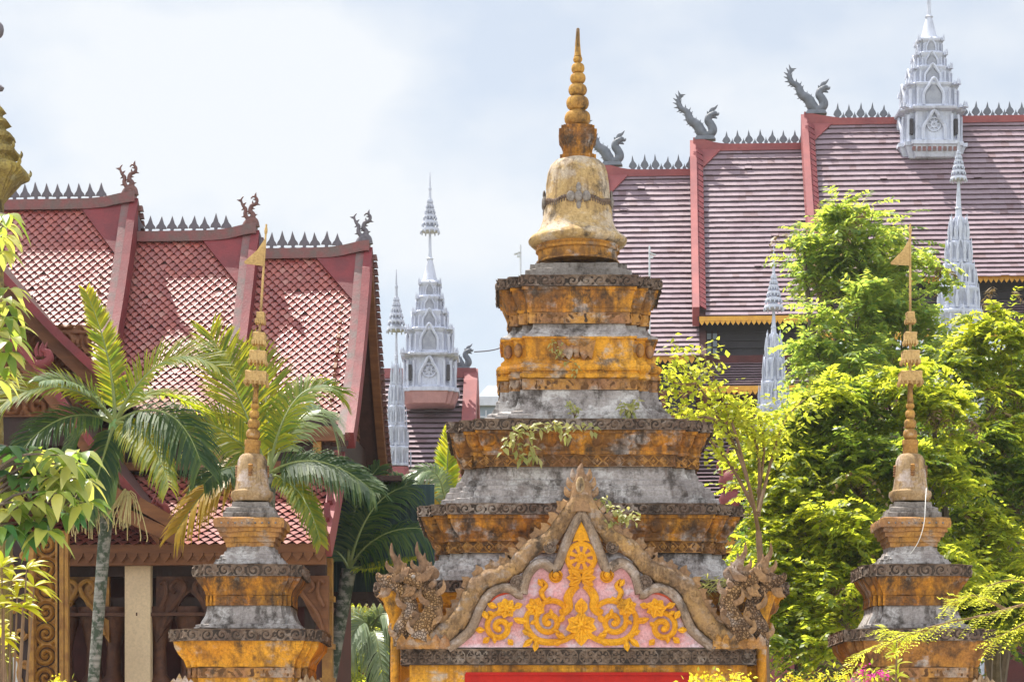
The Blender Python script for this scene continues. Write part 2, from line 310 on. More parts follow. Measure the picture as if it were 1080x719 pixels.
# redented square plan: a central face and two stepped-back corners on every side
def redent(w, d, a, b):
    q = [(1, a), (b, a), (b, b), (a, b), (a, 1)]; out = []
    for k in range(4):
        for x, y in q:
            for _ in range(k): x, y = -y, x
            out.append((x*w, y*d))
    return out
def rloft(mb, c, prof, a=.74, b=.87, dr=1., seg=.09, jit=.009, square=False):   # prof: (w, z) bottom to top
    wm = max(p[0] for p in prof); base = redent(wm, wm*dr, a, b) if not square else [(wm, wm*dr), (-wm, wm*dr), (-wm, -wm*dr), (wm, -wm*dr)]
    k = len(base); cnt = [max(1, int(math.dist(base[i], base[(i+1) % k])/seg)) for i in range(k)]
    pr = [prof[0]]
    for p, q in zip(prof, prof[1:]):
        m = max(1, int(math.dist(p, q)/max(seg, .03)))
        for t in range(1, m+1): pr.append((p[0]+(q[0]-p[0])*t/m, p[1]+(q[1]-p[1])*t/m))
    rings = []
    for w, z in pr:
        po = redent(w, w*dr, a, b) if not square else [(w, w*dr), (-w, w*dr), (-w, -w*dr), (w, -w*dr)]; ring = []
        for i in range(k):
            p, q = po[i], po[(i+1) % k]
            for t in range(cnt[i]):
                f = t/cnt[i]; v = Vector((c[0]+p[0]+(q[0]-p[0])*f, c[1]+p[1]+(q[1]-p[1])*f, z))
                v += noise.noise_vector(v*7)*jit+noise.noise_vector(v*23)*jit*.7
                ring.append(v)
        rings.append(ring)
    return mb.loft(rings)
def pat_scroll(u, v, h):
    p = h*1.25; i = math.floor(u/p); a = (u/p-i-.5)*1.25; sg = 1 if i % 2 else -1; r = math.hypot(a, v); th = math.atan2(v*sg, a)
    if abs(v) > .43: return .85
    return .5+.5*math.cos(r*17-th*1.0) if r < .52 else .3+.3*math.sin(u*60)*math.cos(v*9)
def pat_diamond(u, v, h):
    p = h*.95; a = u/p-math.floor(u/p)-.5; q = abs(a)*2+abs(v)*2
    if abs(v) > .44: return .8
    return max(math.exp(-((q-.88)/.13)**2), 1.1*math.exp(-(q/.3)**2), .8*math.exp(-((q-.5)/.06)**2))
def pat_rosette(u, v, h):
    p = h*1.05; a = (u/p-math.floor(u/p)-.5); r = math.hypot(a, v); th = math.atan2(v, a)
    if abs(v) > .44: return .8
    return max(math.exp(-(r/.12)**2), (.5+.5*math.cos(th*8))*math.exp(-((r-.27)/.1)**2), .8*math.exp(-((r-.44)/.05)**2))
def pat_panel(u, v, h):
    p = h*1.9; i = math.floor(u/p); a = u/p-i-.5
    if abs(v) > .42 or abs(a) > .46: return .75
    n = noise.noise(Vector((u*22, v*h*22, i*3.1))); return .45+.75*n
def relief(mb, c, w, z0, z1, pat, depth=.016, a=.74, b=.87, dr=1., res=.012, off=0., poly=None):
    po = poly or redent(w, w*dr, a, b); k = len(po); h = z1-z0; nv = max(5, int(h/res))
    for i in range(k):
        p, q = Vector((*po[i], 0)), Vector((*po[(i+1) % k], 0)); e = q-p; ln = e.length
        if ln < .02: continue
        e /= ln; nr = Vector((e.y, -e.x, 0)); nu = max(2, int(ln/res)); vs = []; fs = []
        for y in range(nv+1):
            for x in range(nu+1):
                u = ln*x/nu; vv = y/nv-.5; hh = pat(u-ln/2, vv, h); d = off+depth*hh
                pos = Vector((c[0], c[1], z0+h*y/nv))+p+e*u
                d += depth*.5*noise.noise(pos*14)
                vs.append(pos+nr*d)
        for y in range(nv):
            for x in range(nu): j = y*(nu+1)+x; fs.append((j, j+1, j+nu+2, j+nu+1))
        mb.add(vs, fs)
    return mb
def panel_relief(mb, o, eu, ev, nu_, nv_, fn, depth, nrm):   # flat carved panel spanned by vectors eu, ev
    o, eu, ev, nrm = Vector(o), Vector(eu), Vector(ev), Vector(nrm).normalized(); vs = []; fs = []
    for y in range(nv_+1):
        for x in range(nu_+1): vs.append(o+eu*(x/nu_)+ev*(y/nv_)+nrm*(depth*fn(x/nu_*eu.length, y/nv_*ev.length)))
    for y in range(nv_):
        for x in range(nu_): j = y*(nu_+1)+x; fs.append((j, j+1, j+nu_+2, j+nu_+1))
    return mb.add(vs, fs)

# ------------------------------------------------------------------ the ground
g = MB(); g.add([(-900, -300, 0), (900, -300, 0), (900, 1500, 0), (-900, 1500, 0)], [(0, 1, 2, 3)]); struct(g.build('ground', 'earth'))
g = MB(); g.add([(-26, -6, .004), (26, -6, .004), (26, 30, .004), (-26, 30, .004)], [(0, 1, 2, 3)]); struct(g.build('paved_court', 'paving'))
# ------------------------------------------------------------------ the great gate stupa
GX, GY, DR = (611.5-CX)/F*25.0, 25.8, .82
def Wm(hw): return hw*GY/F/(1+.74*DR*hw/F)
def Zm(py, w): return EYE+(HY-py)/F*(GY-w*DR)
gate = thing('stupa_gate', (GX, GY, 0), 'tall weathered ochre stupa with bell top and spire above the central pink-pedimented gateway', 'stupa')
gc = (GX, GY)
def ring(mb, prof, **k):                                 # prof: (half-width px, row) top to bottom
    pr = [(Wm(h), Zm(y, Wm(h))) for h, y in prof]; pr.reverse(); return rloft(mb, gc, pr, dr=DR, **k)
def gpart(name, mat, prof, **k):
    mb = MB(); ring(mb, prof, **k); return mb.build(name, mat, gate, 32)
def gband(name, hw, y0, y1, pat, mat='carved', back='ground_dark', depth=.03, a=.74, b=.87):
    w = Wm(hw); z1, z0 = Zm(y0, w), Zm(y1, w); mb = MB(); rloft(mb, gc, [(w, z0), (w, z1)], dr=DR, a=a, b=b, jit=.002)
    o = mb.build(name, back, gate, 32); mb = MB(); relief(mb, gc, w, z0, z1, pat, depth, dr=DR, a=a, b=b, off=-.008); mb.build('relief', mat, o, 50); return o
# spire, cap and bell (round)
def glathe(name, mat, prof, n=40, wob=.0):
    mb = MB(); pr = [(hw*.01032, EYE+(HY-y)*.01032) for hw, y in prof]; pr.reverse()
    mb.lathe(gc, [(r, z) for r, z in pr], n)
    mb.v = [tuple(Vector(v)+noise.noise_vector(Vector(v)*6)*.008) for v in mb.v]
    return mb.build(name, mat, gate, 40)
def bulbs(spec):                                          # (row, half width, half height)
    out = []
    for y, hw, hh in spec:
        for t in range(9):
            an = -math.pi/2+math.pi*t/8; out.append((hw*.55+hw*.45*math.cos(an), y+hh*math.sin(an)))
    return out
glathe('spire', 'spire', [(.8, 30), (1.6, 31), (2.4, 45), (3.6, 58), (4.2, 60)]+bulbs([(63, 5, 3), (72.5, 7, 5), (83, 8.2, 5), (95, 9.6, 6), (109, 12.2, 7), (125.5, 13.8, 8)])+[(12, 135)], 28)
def zz(y): return EYE+(HY-y)*.01030
mb = MB()
rloft(mb, gc, [(.195, zz(170)), (.195, zz(165)), (.155, zz(164)), (.16, zz(156)), (.175, zz(152)), (.20, zz(148)), (.205, zz(140)), (.205, zz(138)), (.18, zz(137.5)), (.18, zz(134))], seg=.05, jit=.004)
mb.build('cap', 'ochre_dirty', gate, 32)
glathe('bell', 'bell', [(19, 169), (24, 171), (28.5, 175), (31.5, 183), (33, 195), (34, 210), (35.5, 222), (37, 234), (40, 242), (45, 248), (50.5, 251.5), (52, 254), (51.5, 257), (49, 259.5), (45, 261)], 56)
glathe('bell_foot', 'ochre_brown', [(45, 260), (43, 263), (44.5, 264.5), (44.5, 267), (42, 268), (41.5, 276), (43.5, 277), (44, 279)], 48)
mb = MB()                                                # chain of carved beads round the bell, and a boss with tassels
for k in range(72):
    an = 2*math.pi*k/72; r = .358; z = zz(215+1.5*math.cos(an*8)); mb.blob((GX+math.cos(an)*r, GY+math.sin(an)*r, z), (.02, .02, .026), 6, 5)
    mb.blob((GX+math.cos(an)*(r+.005), GY+math.sin(an)*(r+.005), z-.035), (.012, .012, .018), 5, 4)
mb.build('bell_band', 'carved', gate, 60)
for an in (-math.pi/2, 0, math.pi/2, math.pi):
    mb = MB(); dx, dy = math.cos(an), math.sin(an); r = .365
    for sx in (-1, 0, 1):
        for q, (sc, up) in enumerate(((.045, 0), (.028, .10), (.028, -.10))):
            if sx and q: continue
            px, py = GX+dx*r-dy*sx*.085, GY+dy*r+dx*sx*.085
            mb.blob((px, py, zz(214)+up*.95), (sc*(1 if abs(dy) > .5 else .6), sc*(.6 if abs(dy) > .5 else 1), sc*(1.3 if not q else 1.9)), 8, 7)
    mb.build('bell_boss', 'lime_dark', gate, 50)
gpart('bell_step', 'lime_dark', [(51, 277), (51.5, 282.5), (56, 283), (56.5, 290), (60, 290.5)], a=.80, b=.9)
# first tier
A1, B1 = .72, .865
gband('cornice', 86, 290, 301.5, pat_scroll, a=A1, b=B1)
gpart('frieze', 'ochre_dirty', [(84, 301.5), (83.5, 305), (81.5, 305.5), (80.5, 309), (77.5, 316), (75, 322), (74.5, 325), (76, 325.5), (75.5, 329)], a=A1, b=B1)
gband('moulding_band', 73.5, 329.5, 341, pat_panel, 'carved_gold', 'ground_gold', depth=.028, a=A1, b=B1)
gpart('ledge', 'lime', [(70, 341), (71, 345), (76, 350), (83, 352.5), (83.5, 354.5)], a=.69, b=.85)
gpart('panel_body', 'ochre', [(83.5, 354.5), (83, 356.5), (80.5, 357), (79, 361), (77.5, 366), (77.5, 374), (79, 378), (82, 380), (82, 382), (86, 384), (87.5, 387), (86, 390), (83, 391.5), (83, 393), (86, 394), (86.5, 397.5), (84, 399)], a=A1, b=B1)
gband('moulding_band', 83.5, 399.5, 411, pat_panel, 'carved_gold', 'ground_gold', depth=.028, a=A1, b=B1)
gpart('ledge', 'lime', [(83.5, 411), (84, 416), (84.5, 420), (87, 421), (88, 426), (92, 431), (92.5, 432.5), (97, 434), (98, 437), (101, 437.5), (102, 441)], a=.74, b=.88)
mb = MB()                                                # bat-winged mask on the centre of the waist
yf = GY-Wm(79)*DR
def fp(px, py): return P(px, py, yf-.015)
for s in (-1, 1):
    mb.plate([fp(608+s*3, 368), fp(608+s*16, 362), fp(608+s*20, 360), fp(608+s*18, 370), fp(608+s*16, 379), fp(608+s*12, 375), fp(608+s*8, 380), fp(608+s*5, 376)], .05)
    mb.blob(fp(608+s*5, 366), (.03, .03, .025), 8, 6); mb.tube([fp(608, 372), fp(608+s*9, 368), fp(608+s*17, 360), fp(608+s*20, 359)], [.012, .018, .016, .006], 6)
mb.blob(fp(608, 369), (.045, .05, .05), 9, 7); mb.blob(fp(608, 375), (.035, .04, .03), 8, 6)
mb.build('mask', 'carved_gold', gate, 50)
mb = MB()                                                # oval bosses on the waist corners, front and sides
w = Wm(80)
for sx in (-1, 1):
    for f, d in ((.80, B1), (.935, A1)):
        mb = MB(); mb.blob((GX+sx*w*f, GY-w*DR*d, Zm(368, w)), (.045, .03, .075), 10, 8); mb.build('corner_boss', 'carved_gold', gate, 50)
# second tier
gband('cornice', 139, 441.5, 453, pat_scroll, 'carved', a=.80, b=.9)
gpart('frieze', 'ochre_dirty', [(137, 453), (136, 456.5), (133.5, 457), (132.5, 461), (128.5, 468), (126, 473), (125.5, 475), (127.5, 475.5), (127, 479)], a=.80, b=.9)
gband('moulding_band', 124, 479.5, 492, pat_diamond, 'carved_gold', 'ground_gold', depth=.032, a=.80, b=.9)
gpart('ledge', 'lime', [(121, 492), (121.5, 496), (125, 502), (125.5, 505), (129, 506.5), (131, 511.5), (137, 512), (138, 516), (141, 517), (142, 523), (146, 524), (147, 530)], a=.79, b=.9)
def petals(hw0, y0, hw1, y1, a, b, step=.15):             # row of low rounded petals on a flared frieze
    mb = MB(); wa, wb = Wm(hw0), Wm(hw1); za, zc = Zm(y0, wa), Zm(y1, wb); w = (wa+wb)/2; po = redent(w, w*DR, a, b); k = len(po)
    for i in range(k):
        p, q = Vector((*po[i], 0)), Vector((*po[(i+1) % k], 0)); e = q-p; ln = e.length
        if ln < .05: continue
        e /= ln; nr = Vector((e.y, -e.x, 0)); m = max(1, int(ln/step)); slope = (nr*(wa-wb)+Vector((0, 0, za-zc))).normalized()
        for t in range(m):
            c = Vector((GX, GY, (za+zc)/2))+p+e*ln*(t+.5)/m; out = nr.copy(); L_ = (za-zc)*.52; r = ln/m*.47; rings = []
            for h, rr in ((-1, .35), (-.7, .8), (-.2, 1.), (.4, 1.), (.8, .75), (1., .3)): rings.append([c+slope*(h*L_)+(e*math.cos(g*math.pi/4)+out*.42*math.sin(g*math.pi/4))*(r*rr) for g in range(8)])
            mb.loft(rings)
    return mb.build('petal_row', 'ochre_dirty', gate, 60)
petals(131.5, 458.5, 127.5, 470.5, .80, .9)
# third tier
gband('cornice', 170, 530.5, 542, pat_scroll, 'carved', a=.83, b=.92)
gpart('frieze', 'ochre_dirty', [(168, 542), (167, 546), (164.5, 546.5), (163, 551), (158, 559), (154, 564), (153, 566.5), (155, 567), (154.5, 570)], a=.83, b=.92)
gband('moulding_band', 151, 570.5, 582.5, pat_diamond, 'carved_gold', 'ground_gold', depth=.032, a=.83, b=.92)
gpart('ledge', 'lime', [(148, 582.5), (149, 588), (152, 589), (154, 594), (159, 596), (160, 600), (166, 602), (167, 606), (173, 607), (174, 612)], a=.83, b=.92)
petals(162.5, 549, 155.5, 562, .83, .92)
petals(206, 634, 200, 646, .86, .94, .18)
# fourth tier and the gate body
gband('cornice', 216, 611.5, 624, pat_scroll, a=.86, b=.94)
gpart('frieze', 'ochre', [(212, 624), (211, 629), (208, 629.5), (205, 637), (199, 646), (197, 654), (200, 656), (200, 660), (196, 662)], a=.86, b=.94)
zb = Zm(662, Wm(196)); w = Wm(195)
mb = MB()
for sx in (-1, 1):                                       # two solid piers left and right of the passage
    rloft(mb, (GX+sx*(w-.38), GY), [(.38, 0), (.38, zb)], a=.8, b=.9, dr=w*DR/.38*.995, jit=.004)
mb.box((GX, GY, (2.75+zb)/2), (2*w-1.5, 2*w*DR*.9, zb-2.75))
mb.build('gate_body', 'ochre', gate, 32)
# porch front: lintel band, lintel, red door head, side pilasters
YP = GY-Wm(216)*DR-.16                                    # plane of the pediment
def Q(px, py, d=0.): return P(px, py, YP-d)
zl1, zl0 = Q(0, 684.5).z, Q(0, 701).z; xl, xr = Q(425, 0).x, Q(795, 0).x
bk = MB(); bk.box(((xl+xr)/2, YP+.13, (zl0+zl1)/2), (xr-xl, .5, zl1-zl0)); lb = bk.build('lintel_band', 'ground_dark', gate, 32)
mb = MB(); relief(mb, (0, 0), 1, zl0+.002, zl1-.002, pat_rosette, .034, off=-.008, poly=[(xl, YP-.12), (xr, YP-.12), (xr, YP+.38), (xl, YP+.38)]); mb.build('relief', 'carved', lb, 50)
mb = MB(); mb.box(((xl+xr)/2, YP+.12, Q(0, 683).z-.0), (xr-xl-.1, .46, .035)); mb.build('lintel_cap', 'lime_dark', gate)
yl = YP-.05
mb = MB(); xa, xb, x0, x1 = P(432, 0, yl).x, P(788, 0, yl).x, P(490, 0, yl).x, P(727, 0, yl).x; zt = P(0, 710, yl).z
mb.box(((xa+xb)/2, yl+.2, (zl0+zt)/2), (xb-xa, .4, zl0-zt-.004))
for p, q in ((xa, x0), (x1, xb)): mb.box(((p+q)/2, yl+.2, zt/2), (q-p, .4, zt))
mb.build('door_surround', 'ochre', gate)
mb = MB(); mb.box(((x0+x1)/2, yl+.10, zt-.05), (x1-x0-.004, .2, .092))
for p in (x0+.055, x1-.055): mb.box((p, yl+.1, (zt-.1)/2), (.1, .2, zt-.1))
mb.box(((x0+x1)/2, yl+.05, zt-.0), (x1-x0-.02, .14, .03)); mb.build('door_frame', 'lintel_red', gate)
mb = MB(); mb.box(((x0+x1)/2, yl+.28, zt-.28), (x1-x0-.25, .06, .36)); mb.build('transom', 'white_wall', gate)
mb = MB()
for px in (417, 803):                                    # round corner shafts under the side cornices
    mb = MB(); q = P(px, 0, YP+.25); mb.lathe((q.x, q.y), [(.07, 0), (.07, .3), (.05, .32), (.05, P(0, 668, q.y).z), (.075, P(0, 666, q.y).z), (.075, P(0, 660, q.y).z), (.06, P(0, 655, q.y).z), (.13, P(0, 632, q.y).z), (.17, P(0, 624, q.y).z)], 14)
    mb.build('corner_shaft', 'ochre', gate, 45)
# pediment: pink panel cut to a cusped outline, inner rim, naga bodies, heads, gilt relief
half = [(613, 541), (606, 553), (597, 573), (588, 597), (583, 600), (574, 594), (566, 595), (558, 603), (553, 615), (551, 626), (547, 626), (540, 621), (529, 620), (517, 626), (508, 638), (502, 652), (496, 664), (484, 675), (472, 683)]
def mir(pts): return pts+[(1226-x, y) for x, y in reversed(pts[1:])]
ol = mir(half); mb = MB(); mb.plate([Q(x, y, .0) for x, y in ol], .30); tym = mb.build('tympanum', 'pink', gate)
mb = MB()
for s in (0, 1):
    pts = [(x if not s else 1226-x, y) for x, y in half]
    sp = []
    for seg in (pts[:5], pts[4:10], pts[9:]): sp.append(spline([Q(x, y, .16) for x, y in seg], 5))
    for q in sp:
        mb.tube(q, .052, 8, flat=1.5); mb.tube([p+Vector((0, -.06, .0)) for p in q], .022, 6)
mb.build('inner_rim', 'rim', gate, 50)
NB = [(613, 522), (603, 538), (592, 553), (580, 568), (563, 577), (551, 588), (543, 598), (530, 605), (515, 610), (503, 618), (496, 631), (489, 646), (479, 659), (466, 669), (452, 674), (443, 668)]
for s in (0, 1):
    mb = MB(); pts = spline([Q(x if not s else 1226-x, y, .14) for x, y in NB], 5); n = len(pts); rad = []
    for i in range(n):
        t = i/(n-1); rad.append((.082+.030*t)*(.90 if i % 6 == 0 else 1.0+.04*math.sin(i*1.3)))
    mb.tube(pts, rad, 14, flat=1.0); nb = mb.build('naga_body', 'naga_body', gate, 50)
    fin = MB()                                           # flame fins along the back
    for i in range(6, n-8, 4):
        t = (pts[i+1]-pts[i-1]).normalized(); up = Vector((0, -1, 0)).cross(t)
        if up.z < 0: up = -up
        b = pts[i]+up*.08
        fin.plate([b-t*.06, b+t*.06, b+t*.06+up*.05, b+t*.01+up*.06, b-t*.02+up*.10, b-t*.055+up*.05], .06)
    fin.build('back_fin', 'flame', nb)
HEADS = [([(441, 674), (446, 662), (455, 648), (458, 634), (452, 622), (444, 615)], (440, 613), (440, 571), .098, .20),
         ([(425, 680), (424, 664), (431, 650), (433, 638), (426, 625), (418, 617)], (414, 614), (413, 572), .085, .14)]
for s in (0, 1):
    fx = (lambda x: x) if not s else (lambda x: 1226-x); sg = -1 if not s else 1
    for path, hd, tip, r0, d in HEADS:
        mb = MB(); pts = spline([Q(fx(x), y, d) for x, y in path], 5); n = len(pts); mb.tube(pts, [r0*(1.15-.45*i/(n-1)) for i in range(n)], 12); 
        hp = Q(fx(hd[0]), hd[1], d)
        # head: skull, upper jaw curling up, lower jaw, pointing outward
        mb.tube(spline([pts[-2], hp+Vector((0, 0, .02)), hp+Vector((sg*.07, 0, .02)), hp+Vector((sg*.13, 0, .05)), hp+Vector((sg*.15, 0, .10))], 4), lerps([.075, .085, .065, .045, .012], 17), 10)
        mb.tube(spline([hp, hp+Vector((sg*.05, 0, -.05)), hp+Vector((sg*.11, 0, -.075)), hp+Vector((sg*.14, 0, -.05))], 4), lerps([.05, .04, .03, .01], 13), 8)
        o = mb.build('naga_head', 'naga', gate, 50)
        eye = MB(); eye.blob(hp+Vector((sg*.035, -.07, .045)), (.02, .02, .02), 8, 6); eye.blob(hp+Vector((sg*.12, -.03, .055)), (.015, .02, .012), 6, 5); eye.build('eye', 'ochre_dark', o, 60)
        cr = MB(); tp = Q(fx(tip[0]), tip[1], d)           # flaming crest
        for k, (ox, sc) in enumerate(((0, 1.), (-sg*.06, .72), (-sg*.11, .5), (sg*.04, .55))):
            b = hp+Vector((ox, 0, .04)); t = hp+(tp-hp)*sc+Vector((ox*1.3, 0, 0)); m = (b+t)/2+Vector((-sg*.05, 0, -.02))
            q = spline([b, (b+m)/2+Vector((-sg*.03, 0, 0)), m, (m+t)/2+Vector((sg*.025, 0, 0)), t], 4); cr.tube(q, lerps([.045, .05, .038, .022, .004], 17), 8, flat=.7)
        for k in range(6):                                # mane of flames down the neck and a beard under the jaw
            i = min(int(n*(.12+.15*k)), n-1); sd_ = -sg if k % 3 else sg; b = pts[i]+Vector((sd_*r0*.55, -.06, 0)); q = .7+.3*math.sin(k*2.3)
            cr.tube(spline([b, b+Vector((sd_*.07*q, -.02, .03)), b+Vector((sd_*.10*q, -.01, .10*q)), b+Vector((sd_*.085*q, 0, .19*q))], 3), lerps([.034, .034, .022, .004], 10), 6, flat=.6)
        for k in range(3): b = hp+Vector((sg*(.03+.03*k), -.03, -.06)); cr.tube(spline([b, b+Vector((sg*.02, -.01, -.06)), b+Vector((sg*.07, 0, -.09))], 3), lerps([.03, .022, .004], 7), 6)
        for k in range(3): b = hp+Vector((-sg*.03*k, -.07, .02)); cr.tube(spline([b, b+Vector((-sg*.05, -.02, .02)), b+Vector((-sg*.10, -.02, .07+.02*k)), b+Vector((-sg*.10, 0, .13))], 3), lerps([.032, .03, .02, .004], 10), 6, flat=.6)
        cr.build('crest', 'flame', o, 50)
    mb = MB(); b = Q(fx(455), 680, .1)                    # lotus leaf the heads rise from
    for k in range(6):
        x = fx(424+k*9); mb.plate([Q(x-6, 684, .2), Q(x+6, 684, .2), Q(x+5, 675, .24), Q(x, 668, .25), Q(x-5, 675, .24)], .06)
    mb.build('lotus_base', 'carved_gold', gate)
mb = MB()                                                # crowning oval boss with flames at the apex
o = Q(613, 512, .12)
mb.tube([Q(613, 540, .14), Q(613, 526, .14), Q(613, 512, .14), Q(613, 500, .14)], [.16, .12, .10, .05], 12, flat=.7)
for s in (-1, 1):
    for (x0_, y0_, x1_, y1_) in ((4, 506, 9, 494), (7, 514, 14, 503), (9, 522, 17, 513), (10, 531, 19, 526)):
        mb.tube(spline([Q(613+s*x0_, y0_, .12), Q(613+s*(x0_+x1_)/2+s*2, (y0_+y1_)/2+2, .12), Q(613+s*x1_, y1_, .12)], 4), lerps([.04, .035, .005], 9), 7)
mb.tube(spline([Q(613, 503, .13), Q(612, 495, .13), Q(614, 488, .13)], 4), lerps([.05, .035, .004], 9), 8)
ap = mb.build('apex_ornament', 'flame', gate, 50)
mb = MB(); mb.blob(Q(612, 511, .22), (.045, .05, .085), 12, 9); mb.build('apex_jewel', 'bell', ap, 60)
def rosette(mb, c, r, th=.035, petals=8):
    mb.lathe_dir(c, (0, -1, 0), [(r, -.02), (r, th*.5), (r*.86, th*.75), (r*.78, th*.4), (r*.3, th*.4), (r*.28, th), (0.002, th*1.2)], 20)
    for k in range(petals):
        an = 2*math.pi*k/petals; mb.blob(c+Vector((math.cos(an)*r*.55, -th*.5, math.sin(an)*r*.55)), (r*.17, th*.5, r*.17), 7, 5)
mb = MB()
for x, y, r in ((546, 614, .075), (580, 577, .065)):
    for s in (0, 1): mb = MB(); rosette(mb, Q(x if not s else 1226-x, y, .2), r); mb.build('rim_boss', 'carved', gate, 50)
# gilt relief on the tympanum
T = .155
wh = MB(); c = Q(613, 588, T)
for r, w_ in ((.148, .02), (.125, .012), (.045, .018)):
    wh.tube([c+Vector((math.cos(2*math.pi*j/32)*r, -.012, math.sin(2*math.pi*j/32)*r)) for j in range(33)], w_, 6)
for k in range(8):
    an = 2*math.pi*k/8+.39; d = Vector((math.cos(an), 0, math.sin(an))); q = Vector((-d.z, 0, d.x))
    wh.plate([c+d*.04-q*.012, c+d*.125-q*.026, c+d*.125+q*.026, c+d*.04+q*.012], .05)
wh.blob(c, (.035, .04, .035), 10, 7); wh.build('dharma_wheel', 'gilt', tym, 50)
mb = MB(); mb.plate([Q(613, 550, T+.01), Q(607, 562, T+.01), Q(604, 571, T+.01), Q(609, 570, T+.01), Q(613, 573, T+.01), Q(617, 570, T+.01), Q(622, 571, T+.01), Q(619, 562, T+.01)], .05)
mb.build('flame', 'gilt', tym)
RL = random.Random(5)
def leaf3(mb, x, y, ang, ln, wd, d=T):                   # pointed curling leaf, px units
    d = d+RL.uniform(-.012, .018); wd = wd*1.15; a = R(ang); ca, sa = math.cos(a), math.sin(a); ps = []
    for t, w_ in ((0, .15), (.25, .8), (.55, 1.), (.8, .55), (1, 0.)): ps.append((t, w_))
    f = lambda t, w_: Q(x+(t*ln)*ca-(w_*wd)*sa, y-((t*ln)*sa+(w_*wd)*ca), d+.02)
    mb.plate([f(t, w_*.5) for t, w_ in ps]+[f(t, -w_*.5) for t, w_ in reversed(ps[:-1])], .045)
    mb.tube([f(0, 0)+Vector((0, -.02, 0)), f(.5, 0)+Vector((0, -.035, 0)), f(.95, 0)+Vector((0, -.015, 0))], [.012, .016, .004], 5)
def spiral(mb, x, y, r, a0, turns, sg, r1=.15, w0=.034, w1=.042, d=T):
    n = int(26*abs(turns)); pts = []; w0, w1 = w0*.8, w1*.8
    for i in range(n+1):
        t = i/n; an = R(a0)+sg*2*math.pi*turns*t; rr = r*(1-(1-r1)*t); pts.append(Q(x+math.cos(an)*rr, y-math.sin(an)*rr, d+.02))
    mb.tube(pts, [w0+(w1-w0)*i/n for i in range(n+1)], 4, flat=1.25); mb.blob(pts[-1], (.035, .045, .035), 8, 6)
    for q in (range(4, n-12, 9) if r > 10 else ()):
        an = R(a0)+sg*2*math.pi*turns*q/n; leaf3(mb, x+math.cos(an)*r*(1-(1-r1)*q/n), y-math.sin(an)*r*(1-(1-r1)*q/n), math.degrees(an)+sg*35, 7.5, 4.2, d)
def flower(mb, x, y, r, n=6, d=T, ph=0):
    for k in range(n): leaf3(mb, x, y, ph+360*k/n, r, r*.75, d+.01)
    mb.blob(Q(x, y, d+.06), (.03, .03, .03), 8, 6)
mb = MB()                                                # centre: bow, arch, bud, big flower with a point below
for s in (-1, 1):
    for an, ln in ((35, 17), (5, 16), (-28, 15)): leaf3(mb, 613, 610, an if s > 0 else 180-an, ln, 8)
    mb.tube(spline([Q(613+s*3, 617, T+.02), Q(613+s*9, 621, T+.02), Q(613+s*14, 630, T+.02), Q(613+s*13, 640, T+.02), Q(613+s*19, 646, T+.02), Q(613+s*22, 642, T+.02)], 5), lerps([.03, .042, .046, .042, .034, .016], 26), 4, flat=1.2)
    for an, ln in ((75, 13), (25, 16), (-15, 17), (-55, 18)): leaf3(mb, 613, 659, an if s > 0 else 180-an, ln, 11)
leaf3(mb, 613, 648, 90, 18, 12); leaf3(mb, 613, 664, -90, 17, 12); leaf3(mb, 613, 646, 60, 12, 7); leaf3(mb, 613, 646, 120, 12, 7)
rosette(mb, Q(613, 658, T+.03), .075, .04)
mb.build('gilt_flower', 'gilt', tym, 28)
for s in (-1, 1):
    fx = lambda x: 613+s*(x-613); A = lambda an: an if s > 0 else 180-an
    mb = MB()
    mb.tube(spline([Q(fx(x), y, T+.02) for x, y in ((620, 668), (630, 674), (645, 677), (660, 674), (669, 664), (671, 652), (668, 644))], 5), lerps([.024, .03, .034, .034, .032, .03, .024], 31), 4, flat=1.25)
    spiral(mb, fx(647), 655, 15, A(60), 1.35, -s)
    mb.tube(spline([Q(fx(x), y, T+.02) for x, y in ((629, 645), (633, 637), (643, 633), (655, 636))], 5), lerps([.016, .028, .028, .024], 16), 4, flat=1.25)
    flower(mb, fx(661), 640, 11, 7, ph=20)
    for x, y, an, ln in ((664, 673, -40, 14), (660, 675, -80, 12), (671, 655, 10, 9), (640, 668, 200, 11), (636, 656, 120, 10), (655, 645, 60, 8), (666, 668, 20, 10), (634, 676, -20, 9)): leaf3(mb, fx(x), y, A(an), ln, 6)
    mb.build('gilt_scroll', 'gilt', tym, 28)
    mb = MB(); spiral(mb, fx(699), 661, 16, A(120), 1.5, -s); flower(mb, fx(692), 641, 11, 7, ph=50)
    for x, y, an, ln in ((684, 652, 200, 12), (712, 652, 60, 10), (715, 664, 0, 10), (710, 672, -40, 9), (684, 640, 160, 10), (702, 640, 20, 11), (690, 674, 230, 8)): leaf3(mb, fx(x), y, A(an), ln, 6)
    mb.build('gilt_scroll', 'gilt', tym, 28)
    mb = MB(); rosette(mb, Q(fx(640), 607, T), .07, .035); spiral(mb, fx(640), 607, 7, 0, 1.2, 1, d=T+.02, w0=.012, w1=.015)
    mb.tube(spline([Q(fx(x), y, T+.02) for x, y in ((655, 610), (650, 617), (655, 624), (651, 632), (645, 629))], 5), lerps([.006, .024, .03, .022, .008], 21), 7)
    leaf3(mb, fx(654), 618, A(60), 9, 5)
    mb.build('gilt_roundel', 'gilt', tym, 50)
    mb = MB(); mb.tube(spline([Q(fx(x), y, .155) for x, y in ((676, 628), (688, 623), (702, 626), (712, 634))], 5), .035, 6, flat=.4); mb.build('red_edge', 'red_plaster', tym, 50)

